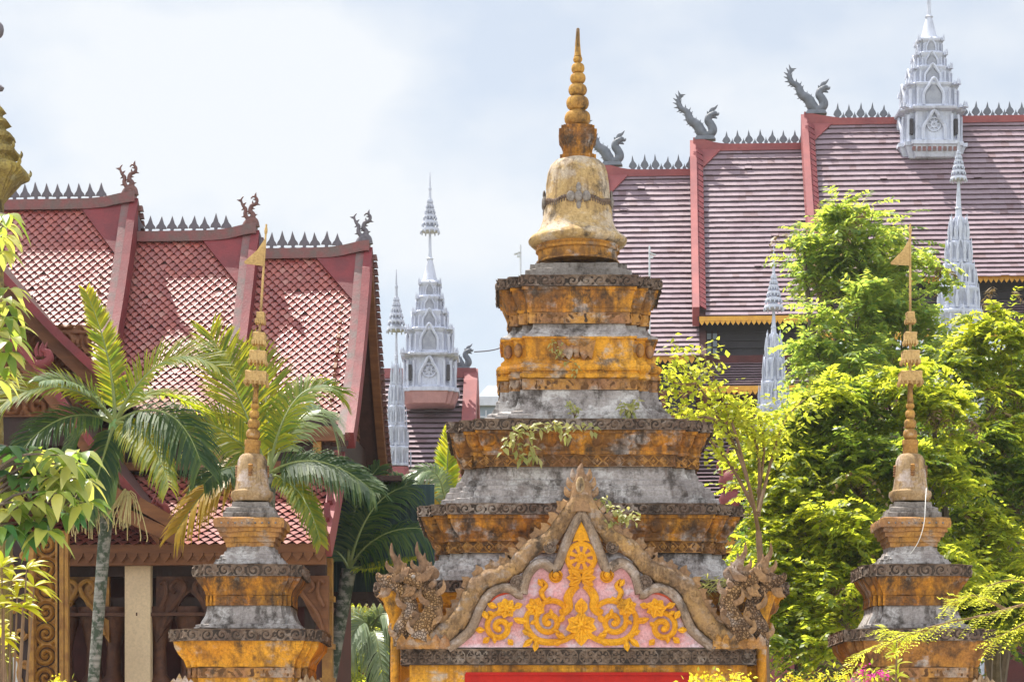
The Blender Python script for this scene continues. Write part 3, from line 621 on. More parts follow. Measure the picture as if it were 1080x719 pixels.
# ------------------------------------------------------------------ two small stupas on the wall posts
def small_stupa(cx_px):
    Y = 25.2; x = (cx_px-CX)/F*Y; k = Y/F; drs = .95
    root = thing('small_stupa', (x, Y, 0), 'x', 'stupa', 'small flag-topped stupas flanking the gate'); c = (x, Y)
    def W(h): return h*k/(1+.7*h/F)
    def Z(y, w): return EYE+(HY-y)/F*(Y-w*drs)
    def part(name, mat, prof, **kw):
        mb = MB(); pr = [(W(h), Z(y, W(h))) for h, y in prof]; pr.reverse(); rloft(mb, c, pr, dr=drs, seg=.06, **kw); return mb.build(name, mat, root, 32)
    def band(name, hw, y0, y1, pat, mat, back, a, b):
        w = W(hw); mb = MB(); rloft(mb, c, [(w, Z(y1, w)), (w, Z(y0, w))], dr=drs, a=a, b=b, jit=.002); o = mb.build(name, back, root, 32)
        mb = MB(); relief(mb, c, w, Z(y1, w), Z(y0, w), pat, .024, dr=drs, a=a, b=b, off=-.007); mb.build('relief', mat, o, 50)
    def lat(name, mat, prof, par=root, n=24, org=None):
        mb = MB(); pr = [(h*k, EYE+(HY-y)*k) for h, y in prof]; pr.reverse(); mb.lathe(c, pr, n); mb.v = [tuple(Vector(v)+noise.noise_vector(Vector(v)*9)*.003) for v in mb.v]; return mb.build(name, mat, par, 40, org)
    lat('bell', 'bellpink', [(6, 478.3), (10, 479), (13, 481.5), (15, 486), (16, 494), (16.6, 504), (17.5, 512), (18.5, 517), (22, 519), (22.5, 523), (20, 528), (19, 529)], n=36)
    for an in (-math.pi/2, 0, math.pi, math.pi/2):
        mb = MB()
        for q in range(5): mb.blob((x+math.cos(an)*.155, Y+math.sin(an)*.155, EYE+(HY-497-q*2.5+5)*k), (.03, .03, .018), 7, 5)
        mb.build('bell_boss', 'carved_gold', root, 50)
    part('neck', 'lime_dark', [(19, 529), (19.5, 534), (25, 535), (25.5, 539), (28, 540), (28.5, 545)], square=True)
    part('torus_moulding', 'carved_gold', [(32, 545), (36.5, 546), (37.5, 550), (36.5, 555), (33.5, 556), (33.5, 560), (31.5, 561), (30.5, 565.5), (28, 566), (27, 571), (25.5, 572), (25, 576)], square=True)
    mb = MB(); w = W(37.5)
    for sx in range(-4, 5): mb.blob((x+sx*w*.19, Y-w*drs, Z(551, w)), (.012, .012, .012), 6, 5)
    mb.build('bead_row', 'lime', root, 60)
    part('ledge', 'lime', [(25, 576), (25.5, 580), (27, 580.5), (28, 584), (31, 585), (32, 588.5), (36, 589), (36.5, 591.5), (38, 592), (38.5, 594)], a=.8, b=.9)
    band('cornice', 57, 594.5, 607, pat_scroll, 'carved', 'ground_dark', .80, .9)
    part('frieze', 'ochre_dirty', [(55, 607), (53, 612), (49, 618), (46, 623), (45, 627)], a=.80, b=.9)
    band('moulding_band', 45, 627.5, 638, pat_panel, 'ochre_dirty', 'ground_gold', .8, .9)
    part('ledge', 'lime', [(44, 638), (44.5, 643), (46, 648), (50, 655), (50.5, 657), (55, 658), (55.5, 660), (57, 660.5), (57, 662)], a=.78, b=.89)
    band('cornice', 80, 662.5, 675, pat_scroll, 'carved', 'ground_dark', .80, .9)
    part('frieze', 'ochre_brown', [(77, 675), (76, 681), (71, 689), (66, 696), (64, 703)], a=.80, b=.9)
    band('moulding_band', 63.5, 703.5, 714, pat_panel, 'carved_gold', 'ground_gold', .8, .9)
    part('pedestal', 'ochre_brown', [(63, 714), (63, 810)], a=.8, b=.9)
    mb = MB()                                             # flame-shaped corner leaves on the post below
    for sx in (-1, 1):
        for sy in (-1, 1):
            b = Vector((x+sx*.66, Y+sy*.6, Z(722, .6)))
            for dx, h in ((-.09, .07), (-.03, .12), (.03, .1), (.09, .06)): mb.plate([b+Vector((dx-.04, 0, -.05)), b+Vector((dx+.04, 0, -.05)), b+Vector((dx+.03, 0, h*.5)), b+Vector((dx, 0, h)), b+Vector((dx-.03, 0, h*.5))], .04)
    mb.build('corner_leaf', 'bellpink', root)
    part('post', 'ochre', [(75, 726), (75, 850), (82, 852), (82, 962)], a=.8, b=.9)
    org = (x, Y, EYE+(HY-474)*k)
    sh = lat('spire', 'spire', [(1.2, 404), (2.6, 406), (3, 420), (3.6, 424)]+bulbs([(428, 4.6, 3), (437, 5.4, 4.5), (447, 6.6, 5), (458, 7.6, 5.5)])+[(8.4, 464), (8.8, 469), (8, 470), (8, 480)], n=18, org=org)
    mb = MB(); mb.tube([Vector((x, Y, EYE+(HY-y)*k)) for y in (474, 330, 236)], [.016, .014, .010], 8); mb.blob((x, Y, EYE+(HY-243)*k), (.018, .018, .05), 8, 6); mb.build('flag_pole', 'flag', sh, 50)
    for yy, hw, hh in ((334, 4.6, 5), (356, 6.5, 5.5), (376, 9, 6), (398, 11.5, 6)):       # pierced square canopies
        mb = MB(); w = hw*k; z = EYE+(HY-yy)*k; h = hh*k
        rloft(mb, c, [(w*.92, z-h*.9), (w, z-h*.8), (w*.95, z-h*.5), (w*.95, z+h*.5), (w, z+h*.8), (w*.85, z+h)], square=True, seg=.04, jit=.006)
        for i in range(5):
            for sx, sy in ((1, 0), (-1, 0), (0, 1), (0, -1)):
                t = (i-2)/2.4; mb.blob((x+sx*w+(sy != 0)*t*w, Y+sy*w+(sx != 0)*t*w, z-h), (.014, .014, .03), 5, 4)
        mb.build('canopy', 'flag', sh)
    mb = MB(); f = lambda px, py: Vector((x+px*k, Y, EYE+(HY-py)*k)); mb.plate([f(-1, 252), f(-1, 280), f(-20, 279), f(-21, 277), f(-8, 264)], .012); mb.build('flag', 'flag', sh)
    return root, sh
st0, sh0 = small_stupa(960)
st0['label'] = 'small ochre stupa with upright gold flagpole in front of the green trees'
st1 = copy_tree(st0); st1.location = ((266-CX)/F*25.2, 25.2, 0)
st1['label'] = 'small ochre stupa with leaning flagpole in front of palm and red-tiled temple hall'
def remat(o, a, b):
    if o.type == 'MESH' and o.data.materials and o.data.materials[0] == M[a]: o.material_slots[0].link = 'OBJECT'; o.material_slots[0].material = M[b]
    for ch in o.children: remat(ch, a, b)
remat(st1, 'ochre_brown', 'ochre')
for ch in st1.children:
    if ch.name.startswith('spire'): ch.rotation_euler = (0, R(3.6), 0)
# cord hanging on the right small stupa
x0 = st0.location.x; pts = spline([P(977, 514, 24.95), P(976, 530, 24.7), P(975, 548, 24.62), P(972, 562, 24.62), P(967, 574, 24.7), P(960, 584, 24.75)], 6)
tag(MB().tube(pts, .0038, 6).build('string', 'cord', None, 60), 'thin white cord hanging down over the front of the stupa on the right', 'cord')
# ------------------------------------------------------------------ halls
class Frame:                                              # u along the ridge (to the right), v down the slope towards the viewer
    def __init__(s, o, ang): s.o = Vector(o); a = R(ang); s.u = Vector((math.cos(a), -math.sin(a), 0)); s.v = Vector((-math.sin(a), -math.cos(a), 0)); s.z = Vector((0, 0, 1))
    def __call__(s, u, v, z): p = s.o+s.u*u+s.v*v; return Vector((p.x, p.y, z))
    @property
    def ax(s): return (s.u, s.v, s.z)
rnd = random.Random(7)
def curve(v0, v1, z0, z1, sag=.25, n=14):                 # concave roof profile, steep at the top
    return [(v0+(v1-v0)*t, z0-(z0-z1)*((1+sag)*t-sag*t*t)) for t in [i/n for i in range(n+1)]]
def sampler(prof):
    d = [0]
    for p, q in zip(prof, prof[1:]): d.append(d[-1]+math.dist(p, q))
    def at(s):
        s = max(0, min(d[-1], s))
        for i in range(len(d)-1):
            if s <= d[i+1]+1e-9:
                t = (s-d[i])/(d[i+1]-d[i]); p, q = prof[i], prof[i+1]
                tv, tz = (q[0]-p[0])/(d[i+1]-d[i]), (q[1]-p[1])/(d[i+1]-d[i]); return p[0]+(q[0]-p[0])*t, p[1]+(q[1]-p[1])*t, tv, tz
    return at, d[-1]
def slab(mb, fr, u0, u1, prof, th=.08, n=6):              # roof deck under the tiles
    us = [u0+(u1-u0)*i/n for i in range(n+1)]; top = [[fr(u, v, z-.02) for v, z in prof] for u in us]; bot = [[fr(u, v, z-.02-th) for v, z in prof] for u in us]
    return mb.loft([t+b[::-1] for t, b in zip(top, bot)])
def scale_tiles(mb, fr, u0, u1, prof, w=.142, row=.078, lift=.033):
    at, ln = sampler(prof); nr = int(ln/row); nc = int((u1-u0)/w)
    for r in range(nr+1):
        s = r*row; off = (r % 2)*.5
        for cidx in range(nc+1):
            uc = u0+(cidx+off)*w
            if uc < u0-.01 or uc > u1+.01: continue
            du = rnd.uniform(-.004, .004); s2 = s+rnd.uniform(-.006, .006)+(rnd.uniform(.02, .05) if rnd.random() < .012 else 0)+.012*noise.noise(Vector((uc*.9, s*.8, 1))); lf = lift*rnd.uniform(.92, 1.08)
            def p(uu, ds, h):
                v, z, tv, tz = at(s2+ds); e = max(0, s2+ds-ln); nv, nz_ = -tz, tv
                return fr(uc+du+uu, v+tv*e+nv*h, z+tz*e+nz_*h)
            hw = w*.495; L_ = row*1.95
            vs = [p(-hw*.8, -.012, -.004), p(hw*.8, -.012, -.004), p(hw, row*.62, lf*.62), p(0, L_, lf), p(-hw, row*.62, lf*.62), p(-hw, row*.62, lf*.62-.009), p(0, L_, lf-.009), p(hw, row*.62, lf*.62-.009)]
            mb.add(vs, [(0, 1, 2, 3, 4), (4, 3, 6, 5), (3, 2, 7, 6)])
    return mb
def course_tiles(mb, fr, u0, u1, prof, row=.255, lift=.050, wt=.22):
    at, ln = sampler(prof); nr = int(ln/row)
    for r in range(nr+1):
        s = r*row; u = u0-rnd.random()*wt; wob = rnd.uniform(-.004, .004)
        while u < u1:
            ua, ub = max(u, u0), min(u+wt*rnd.uniform(.9, 1.1), u1); u = ub+.002
            if ub-ua < .03: continue
            s2 = s+wob+rnd.uniform(-.004, .004)+.012*noise.noise(Vector((u*.8, s*.7, 3))); lf = lift*rnd.uniform(.93, 1.07)
            if rnd.random() < .003: lf *= 1.6
            def p(uu, ds, h):
                v, z, tv, tz = at(s2+ds); e = max(0, s2+ds-ln); return fr(uu, v+tv*e-tz*h, z+tz*e+tv*h)
            mb.add([p(ua, .0, -.005), p(ub, .0, -.005), p(ub, row*1.02, lf), p(ua, row*1.02, lf), p(ub, row*1.02, lf-.022), p(ua, row*1.02, lf-.022), p(ub, .02, -.02), p(ua, .02, -.02)], [(0, 1, 2, 3), (3, 2, 4, 5), (5, 4, 6, 7)])
    return mb
def bargeboard(mb, fr, u, prof, th=.14, up=.22, dn=.25, hook=True):
    pr = list(prof); rings = []
    for i, (v, z) in enumerate(pr):
        p, q = pr[max(i-1, 0)], pr[min(i+1, len(pr)-1)]; d = math.dist(p, q); nv, nz_ = -(q[1]-p[1])/d, (q[0]-p[0])/d
        if i == 0: nv, nz_ = 0, 1
        rings.append([fr(u-th/2, v-nv*dn, z-nz_*dn), fr(u+th/2, v-nv*dn, z-nz_*dn), fr(u+th/2, v+nv*up, z+nz_*up), fr(u-th/2, v+nv*up, z+nz_*up)])
    return mb.loft(rings)
def spike_mesh(h, fr, kind=0):                            # ridge ornament: stem, trefoil, pointed leaf
    mb = MB(); u = fr.u; o = Vector((0, 0, 0)); t = .035*h/.28
    def pl(pts): mb.plate([o+u*(x*h)+Vector((0, 0, z*h)) for x, z in pts], t, fr.v)
    if kind == 0:
        pl([(-.24, 0), (.24, 0), (.22, .10), (.07, .14), (.10, .26), (.30, .26), (.26, .40), (.14, .56), (.06, .8), (.0, 1.), (-.06, .8), (-.14, .56), (-.26, .40), (-.30, .26), (-.10, .26), (-.07, .14), (-.22, .10)])
        mb.blob((0, 0, .18*h), (.10*h, .09*h, .08*h), 7, 5)
    else:
        pl([(-.16, 0), (.16, 0), (.09, .12), (.26, .3), (.20, .46), (.08, .62), (0, 1.), (-.08, .62), (-.20, .46), (-.26, .3), (-.09, .12)])
        mb.blob((0, 0, .32*h), (.08*h, .07*h, .1*h), 6, 5)
    return mb
def spikes(parent, fr, us, zf, v, h, mat, kind=0):
    me = spike_mesh(h, fr, kind).build('ridge_spike', mat, None); first = True
    for i, u in enumerate(us):
        o = me if first else me.copy()
        if not first: C.objects.link(o)
        first = False; o.rotation_euler = (rnd.uniform(-.06, .06), rnd.uniform(-.06, .06), 0); o.scale = (1, 1, rnd.uniform(.88, 1.08)); o.parent = parent; o.location = fr(u, v, zf(u))-parent.location
    return me
def fringe(mb, fr, u0, u1, v, z, h=.16, w=.14, th=.05):  # board with hanging leaf teeth
    mb.box(fr((u0+u1)/2, v, z-h*.25), (u1-u0, th, h*.5), fr.ax); n = int((u1-u0)/w)
    for i in range(n):
        u = u0+(i+.5)*(u1-u0)/n; a = w*.46
        mb.plate([fr(u-a, v, z-h*.5), fr(u+a, v, z-h*.5), fr(u+a, v, z-h*.62), fr(u, v, z-h), fr(u-a, v, z-h*.62)], th*.7, fr.v)
    return mb
def curl_finial(fr, u, v, z, s, name, mat, parent):       # pair of curling bronze tendrils at the ridge end
    mb = MB(); f = lambda x, y: fr(u+x*s, v, z+y*s)
    mb.tube(spline([f(-.10, -.1), f(-.02, .05), f(.10, .14), f(.22, .12), f(.26, -.1)], 4), lerps([.16*s, .15*s, .13*s, .12*s, .14*s], 17), 9)
    for pts, r in (([(.12, .1), (-.02, .2), (-.12, .36), (-.10, .55), (-.20, .66), (-.26, .86), (-.18, .98)], .075), ([(.12, .15), (.16, .34), (.06, .48), (.12, .66), (.26, .72), (.30, .88), (.18, .98), (.08, .9)], .085)):
        q = spline([f(*p) for p in pts], 5); mb.tube(q, lerps([r*s*1.2, r*s, r*s*.9, r*s*.7, r*s*.5, r*s*.2], len(q)), 8)
        for i in range(4, len(q)-6, 4):
            t = (q[i+1]-q[i]).normalized(); n_ = fr.v.cross(t)*(-1 if i % 8 else 1); mb.plate([q[i]-t*.06*s, q[i]+t*.06*s, q[i]+n_*.16*s+t*.05*s], .04*s, fr.v)
    mb.blob(f(.10, .0), (.17*s, .17*s, .17*s), 9, 7)
    return mb.build(name, mat, parent, 50)
def naga_finial(fr, u, v, z, s, name, mat, parent):       # grey naga with reared head and a long flaming tail
    mb = MB(); f = lambda x, y: fr(u+x*s, v, z+y*s)
    tail = spline([f(.30, .02), f(.12, .20), f(-.02, .44), f(-.26, .62), f(-.38, .90), f(-.62, 1.06), f(-.70, 1.32), f(-.60, 1.54)], 5); n = len(tail)
    mb.tube(tail, lerps([.17*s, .20*s, .18*s, .15*s, .12*s, .09*s, .06*s, .008*s], n), 9, flat=.8)
    for i in range(5, n-2, 2):
        t = (tail[i+1]-tail[i-1]).normalized(); nn = fr.v.cross(t); k = 1-.4*i/n
        for sg in (1, -1): mb.plate([tail[i]-t*.07*s, tail[i]+t*.07*s, tail[i]+nn*sg*.24*s*k+t*.15*s], .05*s, fr.v)
    neck = spline([f(.15, .08), f(.38, .10), f(.52, .24), f(.46, .44), f(.36, .58), f(.40, .72), f(.52, .80)], 5); mb.tube(neck, lerps([.15*s, .17*s, .17*s, .15*s, .14*s, .13*s, .11*s], len(neck)), 10, flat=.85)
    mb.tube(spline([f(.44, .76), f(.58, .84), f(.70, .80), f(.74, .88)], 4), lerps([.12*s, .10*s, .05*s, .01*s], 13), 8)
    mb.tube(spline([f(.50, .74), f(.60, .70), f(.68, .66)], 4), lerps([.07*s, .05*s, .015*s], 9), 7)
    mb.tube(spline([f(.44, .80), f(.50, .96), f(.60, 1.02), f(.70, 1.14)], 4), lerps([.10*s, .08*s, .05*s, .008*s], 13), 7, flat=.6)
    mb.plate([f(.30, .5), f(.26, .74), f(.36, .70)], .06*s, fr.v); mb.plate([f(.32, .7), f(.32, .92), f(.44, .84)], .06*s, fr.v)
    mb.box(f(.25, -.03), (.75*s, .34*s, .14*s), fr.ax, .8)
    return mb.build(name, mat, parent, 50)

# ---------------- left temple hall
LF = Frame((P(390, 0, 38).x, 38, 0), 3.5)
LH = thing('temple_hall', tuple(LF(-3, 0, 0)), 'red-tiled temple hall with three stepped roofs, gilded porch and dark wooden pillars on the left', 'temple')
LS = [(-1.83, 0., 9.82, 6.55), (-3.80, -1.83, 10.12, 6.75), (-9.5, -3.80, 10.66, 7.15)]
for i, (u0, u1, zr, ze) in enumerate(LS):
    pr = curve(0, 2.3, zr, ze, .36); mb = MB(); slab(mb, LF, u0-.25, u1-.05, pr); back = [(-v, z) for v, z in pr]; slab(mb, LF, u0-.25, u1-.05, back)
    sl_ = mb.build('roof_deck', 'tile_under', LH)
    mb = MB(); scale_tiles(mb, LF, u0-.05 if i < 2 else -7.2, u1-.14, pr); mb.build('roof_tiles', 'tile_red', LH)
    bb = MB(); bargeboard(bb, LF, u1-.02, pr, .13, .13, .16); b1 = bb.build('bargeboard', 'red_trim', LH)
    bb = MB(); at, ln = sampler(pr)                       # raised worn coping on the inner edge
    bargeboard(bb, LF, u1-.15, pr, .13, .10, .04); bb.build('bargeboard_coping', 'worn_trim', LH)
    bb = MB(); bargeboard(bb, LF, u1-.02, back, .13, .13, .18); bb.build('bargeboard', 'wood_light', LH)
    bb = MB()                                             # saw-toothed scales on the outer edge of the rear board
    for s in range(int(ln/.12)):
        v, z, tv, tz = at(s*.12+.1); bb.box(LF(u1+.08, -v, z+.06), (.08, .10, .09), LF.ax, .6)
    bb.build('bargeboard_scales', 'bronze', LH)
    rb = MB(); m = 24; pts = []
    ua = u0-.1 if i < 2 else -9.5
    for k in range(m+1):
        u = ua+(u1-ua)*k/m; d = u1-u; lift = .11*math.exp(-(d/.4)**2); pts.append((u, zr+.09+lift))
    rings = [[LF(u, -.10, z-.14), LF(u, .10, z-.14), LF(u, .12, z+.02), LF(u, -.12, z+.02)] for u, z in pts]; rb.loft(rings); rb.build('ridge_beam', 'worn_trim', LH)
    tp = MB(); tp.plate([LF(u1-.12, .06, zr+.1), LF(u1-.95, .06, zr+.02), LF(u1-.12, .9, zr-1.35)], .05, Vector((0, 0, 0))+LF.v+Vector((0, 0, .75)))
    # triangular sheet in the ridge corner, lying on the tiles
    v1, z1 = curve(0, 2.3, zr, ze, .36)[3]; tp = MB(); nrm = Vector((0, 0, v1))+LF.v*(zr-z1)
    tp.plate([LF(u1-.2, .0, zr+.06), LF(u1-.95, .0, zr+.06), LF(u1-.2, v1, z1+.06)], .05, nrm.normalized()); tp.build('corner_sheet', 'red_trim', LH)
    us = [ua+.16+k*.178 for k in range(60)]; us = [u for u in us if u < u1-.42 and u > -7.4]
    spikes(LH, LF, us, lambda u: zr+.10, 0, .29, 'spike', 0)
    curl_finial(LF, u1-.13, 0, zr+.22, .46, 'finial', 'bronze' if i else 'spike', LH)
    gp = MB(); gp.plate([LF(u1-.45, v, z-.12) for v, z in back[::-1]]+[LF(u1-.45, v, z-.12) for v, z in pr[1:]], .08, LF.u); gb = gp.build('gable_panel', 'wood', LH)
    gd = MB()                                             # diamond lattice on the gable
    for k in range(14):
        z = ze+.05+k*.27
        if z > zr-.3: break
        hwv = 2.2*(1-(z-ze)/(zr-ze))**1.15; gd.box(LF(u1-.39, 0, z), (.05, 2*hwv, .05), LF.ax)
        nn = max(1, int(hwv*2/.3))
        for q in range(nn): gd.box(LF(u1-.39, (q+.5)/nn*2*hwv-hwv, z+.13), (.05, .13, .13), (LF.u, (LF.v+LF.z).normalized(), (LF.z-LF.v).normalized()))
    gd.build('gable_lattice', 'wood_light', gb)
# hip band, clerestory and the skirt roof
mb = MB(); 
mb.box(LF(-4.9, 0, 6.35), (9.2, 4.7, 1.2), LF.ax); mb.build('clerestory', 'wood', LH)
mb = MB(); mb.box(LF(-4.85, 2.42, 6.62), (9.3, .14, .22), LF.ax); mb.box(LF(-4.85, 2.44, 6.15), (9.3, .12, .12), LF.ax); mb.build('eave_beam', 'wood_light', LH)
for k in range(9): mb = MB(); mb.box(LF(-.5-k*.75, 2.40, 6.38), (.12, .10, .36), LF.ax); mb.build('clerestory_post', 'gold_carving', LH)
sk = curve(2.1, 3.7, 6.25, 4.87, .15)
for s in (1, -1):
    pr = [(s*v, z) for v, z in sk]; mb = MB(); slab(mb, LF, -9.5, -.25, pr); mb.build('skirt_deck', 'tile_under', LH)
    if s > 0: mb = MB(); scale_tiles(mb, LF, -7., -.32, pr, .16, .085, .038); mb.build('skirt_tiles', 'tile_red', LH)
    bb = MB(); bargeboard(bb, LF, -.2, pr, .16, .15, .24); bb.build('skirt_bargeboard', 'pink_trim', LH)
mb = MB()
for k in range(5):
    v, z = sk[2+k*3]; mb.plate([LF(-.2, v-.05, z+.1), LF(-.2, v+.1, z+.0), LF(-.2, v+.22, z+.12), LF(-.2, v+.16, z+.34), LF(-.2, v+.06, z+.2)], .08, LF.u)
mb.build('bargeboard_hook', 'red_trim', LH)
mb = MB(); fringe(mb, LF, -9.4, -.2, 3.68, 4.86, .26, .16); mb.box(LF(-4.8, 3.58, 4.64), (9.2, .14, .16), LF.ax); mb.build('eave_fringe', 'wood_light', LH)
mb = MB(); mb.box(LF(-4.8, 3.2, 4.53), (9.1, .16, .22), LF.ax); mb.box(LF(-4.8, 3.2, 4.05), (9.1, .12, .14), LF.ax); mb.build('wall_beam', 'wood', LH)
mb = MB(); mb.box(LF(-4.9, 0, 2.9), (8.6, 4.6, 5.8), LF.ax); mb.build('wall', 'red_wall', LH)
mb = MB(); mb.box(LF(-3.0, 3.38, 2.3), (.38, .16, 4.6), LF.ax); mb.build('plaster_pier', 'cream_wall', LH)
def turned_post(u, v, z0, z1, r, mat='wood', name='turned_post'):
    b = LF(u, v, 0); mb = MB(); h = z1-z0; pr = [(r*1.3, 0), (r*1.3, .06), (r, .08), (r*.8, .25), (r*.95, .40), (r*1.15, .44), (r*.85, .47), (r*.8, .60), (r*1.25, .66), (r*1.6, .69), (r*1.6, .72), (r*.9, .75), (r*.75, .85), (r*1.3, .93), (r*1.7, .97), (r*1.8, 1.)]
    mb.lathe((b.x, b.y), [(a, z0+t*h) for a, t in pr], 12)
    for t in (.69, .97): mb.box((b.x, b.y, z0+t*h), (r*4.2, r*4.2, .05))
    return mb.build(name, mat, LH, 40)
for u in (-4.15, -3.72, -3.42, -2.75, -2.3, -1.7): turned_post(u, 3.15, 0, 3.98, .14, 'wood_post')
for u, m_ in ((-1.15, 'wood'), (-.80, 'gold_carving'), (-.52, 'wood'), (-.26, 'gold_carving')):
    mb = MB(); mb.box(LF(u, 3.0, 2.35), (.15, .15, 4.7), LF.ax)
    for z in (.5, 2.2, 2.9, 3.4, 4.1): mb.box(LF(u, 3.0, z), (.21, .21, .08), LF.ax)
    mb.build('slender_post', m_, LH)
mb = MB()
for u in (-.98, -.40): 
    for z in (2.0, 2.7, 3.5): mb.box(LF(u, 3.0, z), (.34, .08, .22), LF.ax)
mb.build('rail_panel', 'gold_carving', LH)
def bracket(u, sg, mat):
    mb = MB(); mb.plate([LF(u, 3.3, 4.42), LF(u+sg*.62, 3.3, 4.42), LF(u+sg*.55, 3.3, 4.24), LF(u+sg*.38, 3.3, 4.08), LF(u+sg*.24, 3.3, 3.8), LF(u+sg*.07, 3.3, 3.55), LF(u, 3.3, 3.45)], .10, LF.v)
    mb.tube(spline([LF(u+sg*x*.85, 3.38, z+.86) for x, z in ((.08, 2.7), (.2, 3.0), (.42, 3.25), (.5, 3.42), (.36, 3.5), (.26, 3.4), (.34, 3.32))], 5), .035, 6)
    mb.tube(spline([LF(u+sg*x*.85, 3.38, z+.86) for x, z in ((.08, 3.1), (.18, 3.3), (.16, 3.48), (.07, 3.45))], 5), .03, 6)
    return mb.build('eave_bracket', mat, LH, 50)
bracket(-4.35, 1, 'gold_carving'); bracket(-3.45, -1, 'gold_carving'); bracket(-2.75, 1, 'wood_post'); bracket(-1.75, -1, 'wood_post'); bracket(-.2, -1, 'wood_light')
# porch with its own stepped gable in front, running off the left of the picture
PY = 33.0
def gable(pts, y0, y1, th, name_):                       # pts: rows of one slope (photo px at the front plane), mirrored about its apex
    w3 = [P(x, y, y0) for x, y in pts]; ap = w3[0].x; sp = spline(w3, 5)
    for s in (1, -1):
        q = [Vector((ap+(p.x-ap)*s, p.y, p.z)) for p in sp]; mb = MB(); rings = []
        for y in (y0+.1, y1): rings.append([Vector((p.x, y, p.z)) for p in q]+[Vector((p.x, y, p.z-th)) for p in q[::-1]])
        mb.loft(rings); mb.build('porch_roof', 'tile_under', LH)
        bb = MB(); bb.loft([[Vector((p.x, y0-.04, p.z-.10)), Vector((p.x, y0+.12, p.z-.10)), Vector((p.x, y0+.12, p.z+.06)), Vector((p.x, y0-.04, p.z+.06))] for p in q]); bb.build('porch_bargeboard', 'red_trim', LH)
        bb = MB(); bb.loft([[Vector((p.x, y0+.14, p.z-.34)), Vector((p.x, y0+.22, p.z-.34)), Vector((p.x, y0+.22, p.z-.05)), Vector((p.x, y0+.14, p.z-.05))] for p in q]); bb.build('porch_inner_board', 'wood_light', LH)
    return w3
gable([(-80, 190), (-40, 238), (0, 286), (55, 345), (112, 398)], PY, 37.2, .08, 'a')
gable([(-80, 296), (-30, 318), (10, 352), (52, 402), (104, 476), (166, 548)], PY-.6, 36.5, .08, 'b')
mb = MB(); q = [(-80, 212), (-40, 262), (0, 312), (45, 360), (80, 395), (80, 470), (-240, 470), (-240, 395)]; mb.plate([P(x, y, PY+.5) for x, y in q], .1); pg = mb.build('porch_gable_panel', 'wood', LH)
mb = MB(); oq = P(-30, 440, PY+.44); panel_relief(mb, oq, Vector((1.7, 0, 0)), Vector((0, 0, 1.3)), 100, 76, lambda u, v: max(0, pat_scroll(u, (v/.3) % 1-.5, .3)), .06, (0, -1, 0)); mb.build('gable_carving', 'wood_light', pg, 50)
for x, y in ((43, 378), (118, 398), (166, 540)):          # flame finials at the gable ends
    mb = MB(); o = P(x, y, PY-.62); f = lambda a, b: o+Vector((a*.6, 0, b*.6))
    mb.tube(spline([f(-.1, -.12), f(.08, -.12), f(.2, .0), f(.16, .14), f(.05, .2), f(.06, .34)], 5), lerps([.06, .066, .06, .05, .035, .006], 26), 9)
    for a in (-.08, .02, .12): mb.tube(spline([f(a, .05), f(a-.03, .2), f(a+.03, .38)], 4), lerps([.03, .025, .005], 9), 6)
    mb.build('gable_end_finial', 'red_trim', LH, 50)
for x, y, dx, dy in ((128, 541, 60, 28), (148, 532, 42, 24), (92, 500, 50, 34)):   # projecting purlin ends under the lower gable
    mb = MB(); a, b = P(x, y, PY-.5), P(x+dx, y+dy, PY-.5); d = (b-a).normalized(); n = Vector((0, 1, 0)).cross(d)
    mb.box((a+b)/2, ((b-a).length, .5, .17), (d, Vector((0, 1, 0)), n)); mb.build('eave_board', 'wood_light', LH)
yf = PY-.5                                                # carved gilded pillar face and the arched frame beside it
mb = MB(); a, b = P(34, 0, yf).x, P(64, 0, yf).x; zt = P(0, 560, yf).z; mb.box(((a+b)/2, yf+.12, zt/2), (b-a, .2, zt)); pl = mb.build('carved_pillar', 'wood', LH)
def lat_(u, v):
    t = .30; i = math.floor(v/t); a = u-.165; b = (v/t-i-.5)*t; sg = 1 if i % 2 else -1; r = math.hypot(a, b); th = math.atan2(b*sg, a)
    if abs(a) > .125: return .9
    return .5+.7*math.cos(r*75-th)
mb = MB(); panel_relief(mb, (a+.02, yf, .0), Vector((.33, 0, 0)), Vector((0, 0, zt)), 30, 330, lambda u, v: lat_(u, v)-.35, .05, (0, -1, 0)); mb.build('scroll_carving', 'gold_carving', pl, 50)
mb = MB()
for px, wd_ in ((34, .07), (66, .06), (71, .05)): mb.box((P(px, 0, yf).x, yf-.02, zt/2), (wd_, .12, zt))
mb.build('gilt_moulding', 'gold_carving', pl)
mb = MB(); pts = [(-60, 560), (32, 560), (32, 800), (27, 800), (26, 735), (20, 712), (21, 698), (13, 686), (12, 672), (4, 664), (3, 650), (-10, 640), (-60, 632)]
mb.plate([P(x, y, yf+.05) for x, y in pts], .1); fr_ = mb.build('arch_frame', 'wood', LH)
mb = MB(); mb.tube(spline([P(x, y, yf-.01) for x, y in pts[3:]], 4), .035, 7)
for x, y, r, a0, sg in ((22, 668, 7, 0, 1), (10, 640, 7, 60, -1), (25, 640, 5, 200, 1), (-2, 620, 7, 100, 1), (20, 615, 7, 10, -1), (27, 700, 4, 50, 1), (10, 590, 8, 50, 1), (-8, 595, 6, 150, -1), (26, 585, 5, 10, 1)):
    n = 24; mb.tube([P(x+math.cos(R(a0)+sg*t/n*8)*r*(1-.8*t/n), y+math.sin(R(a0)+sg*t/n*8)*r*(1-.8*t/n), yf-.02) for t in range(n+1)], .028, 6)
mb.build('arch_carving', 'gold_carving', fr_, 50)
mb = MB(); mb.box((P(-20, 0, 33.6).x, 33.6, 1.7), (1.4, .1, 3.4)); mb.build('porch_wall', 'white_wall', LH)

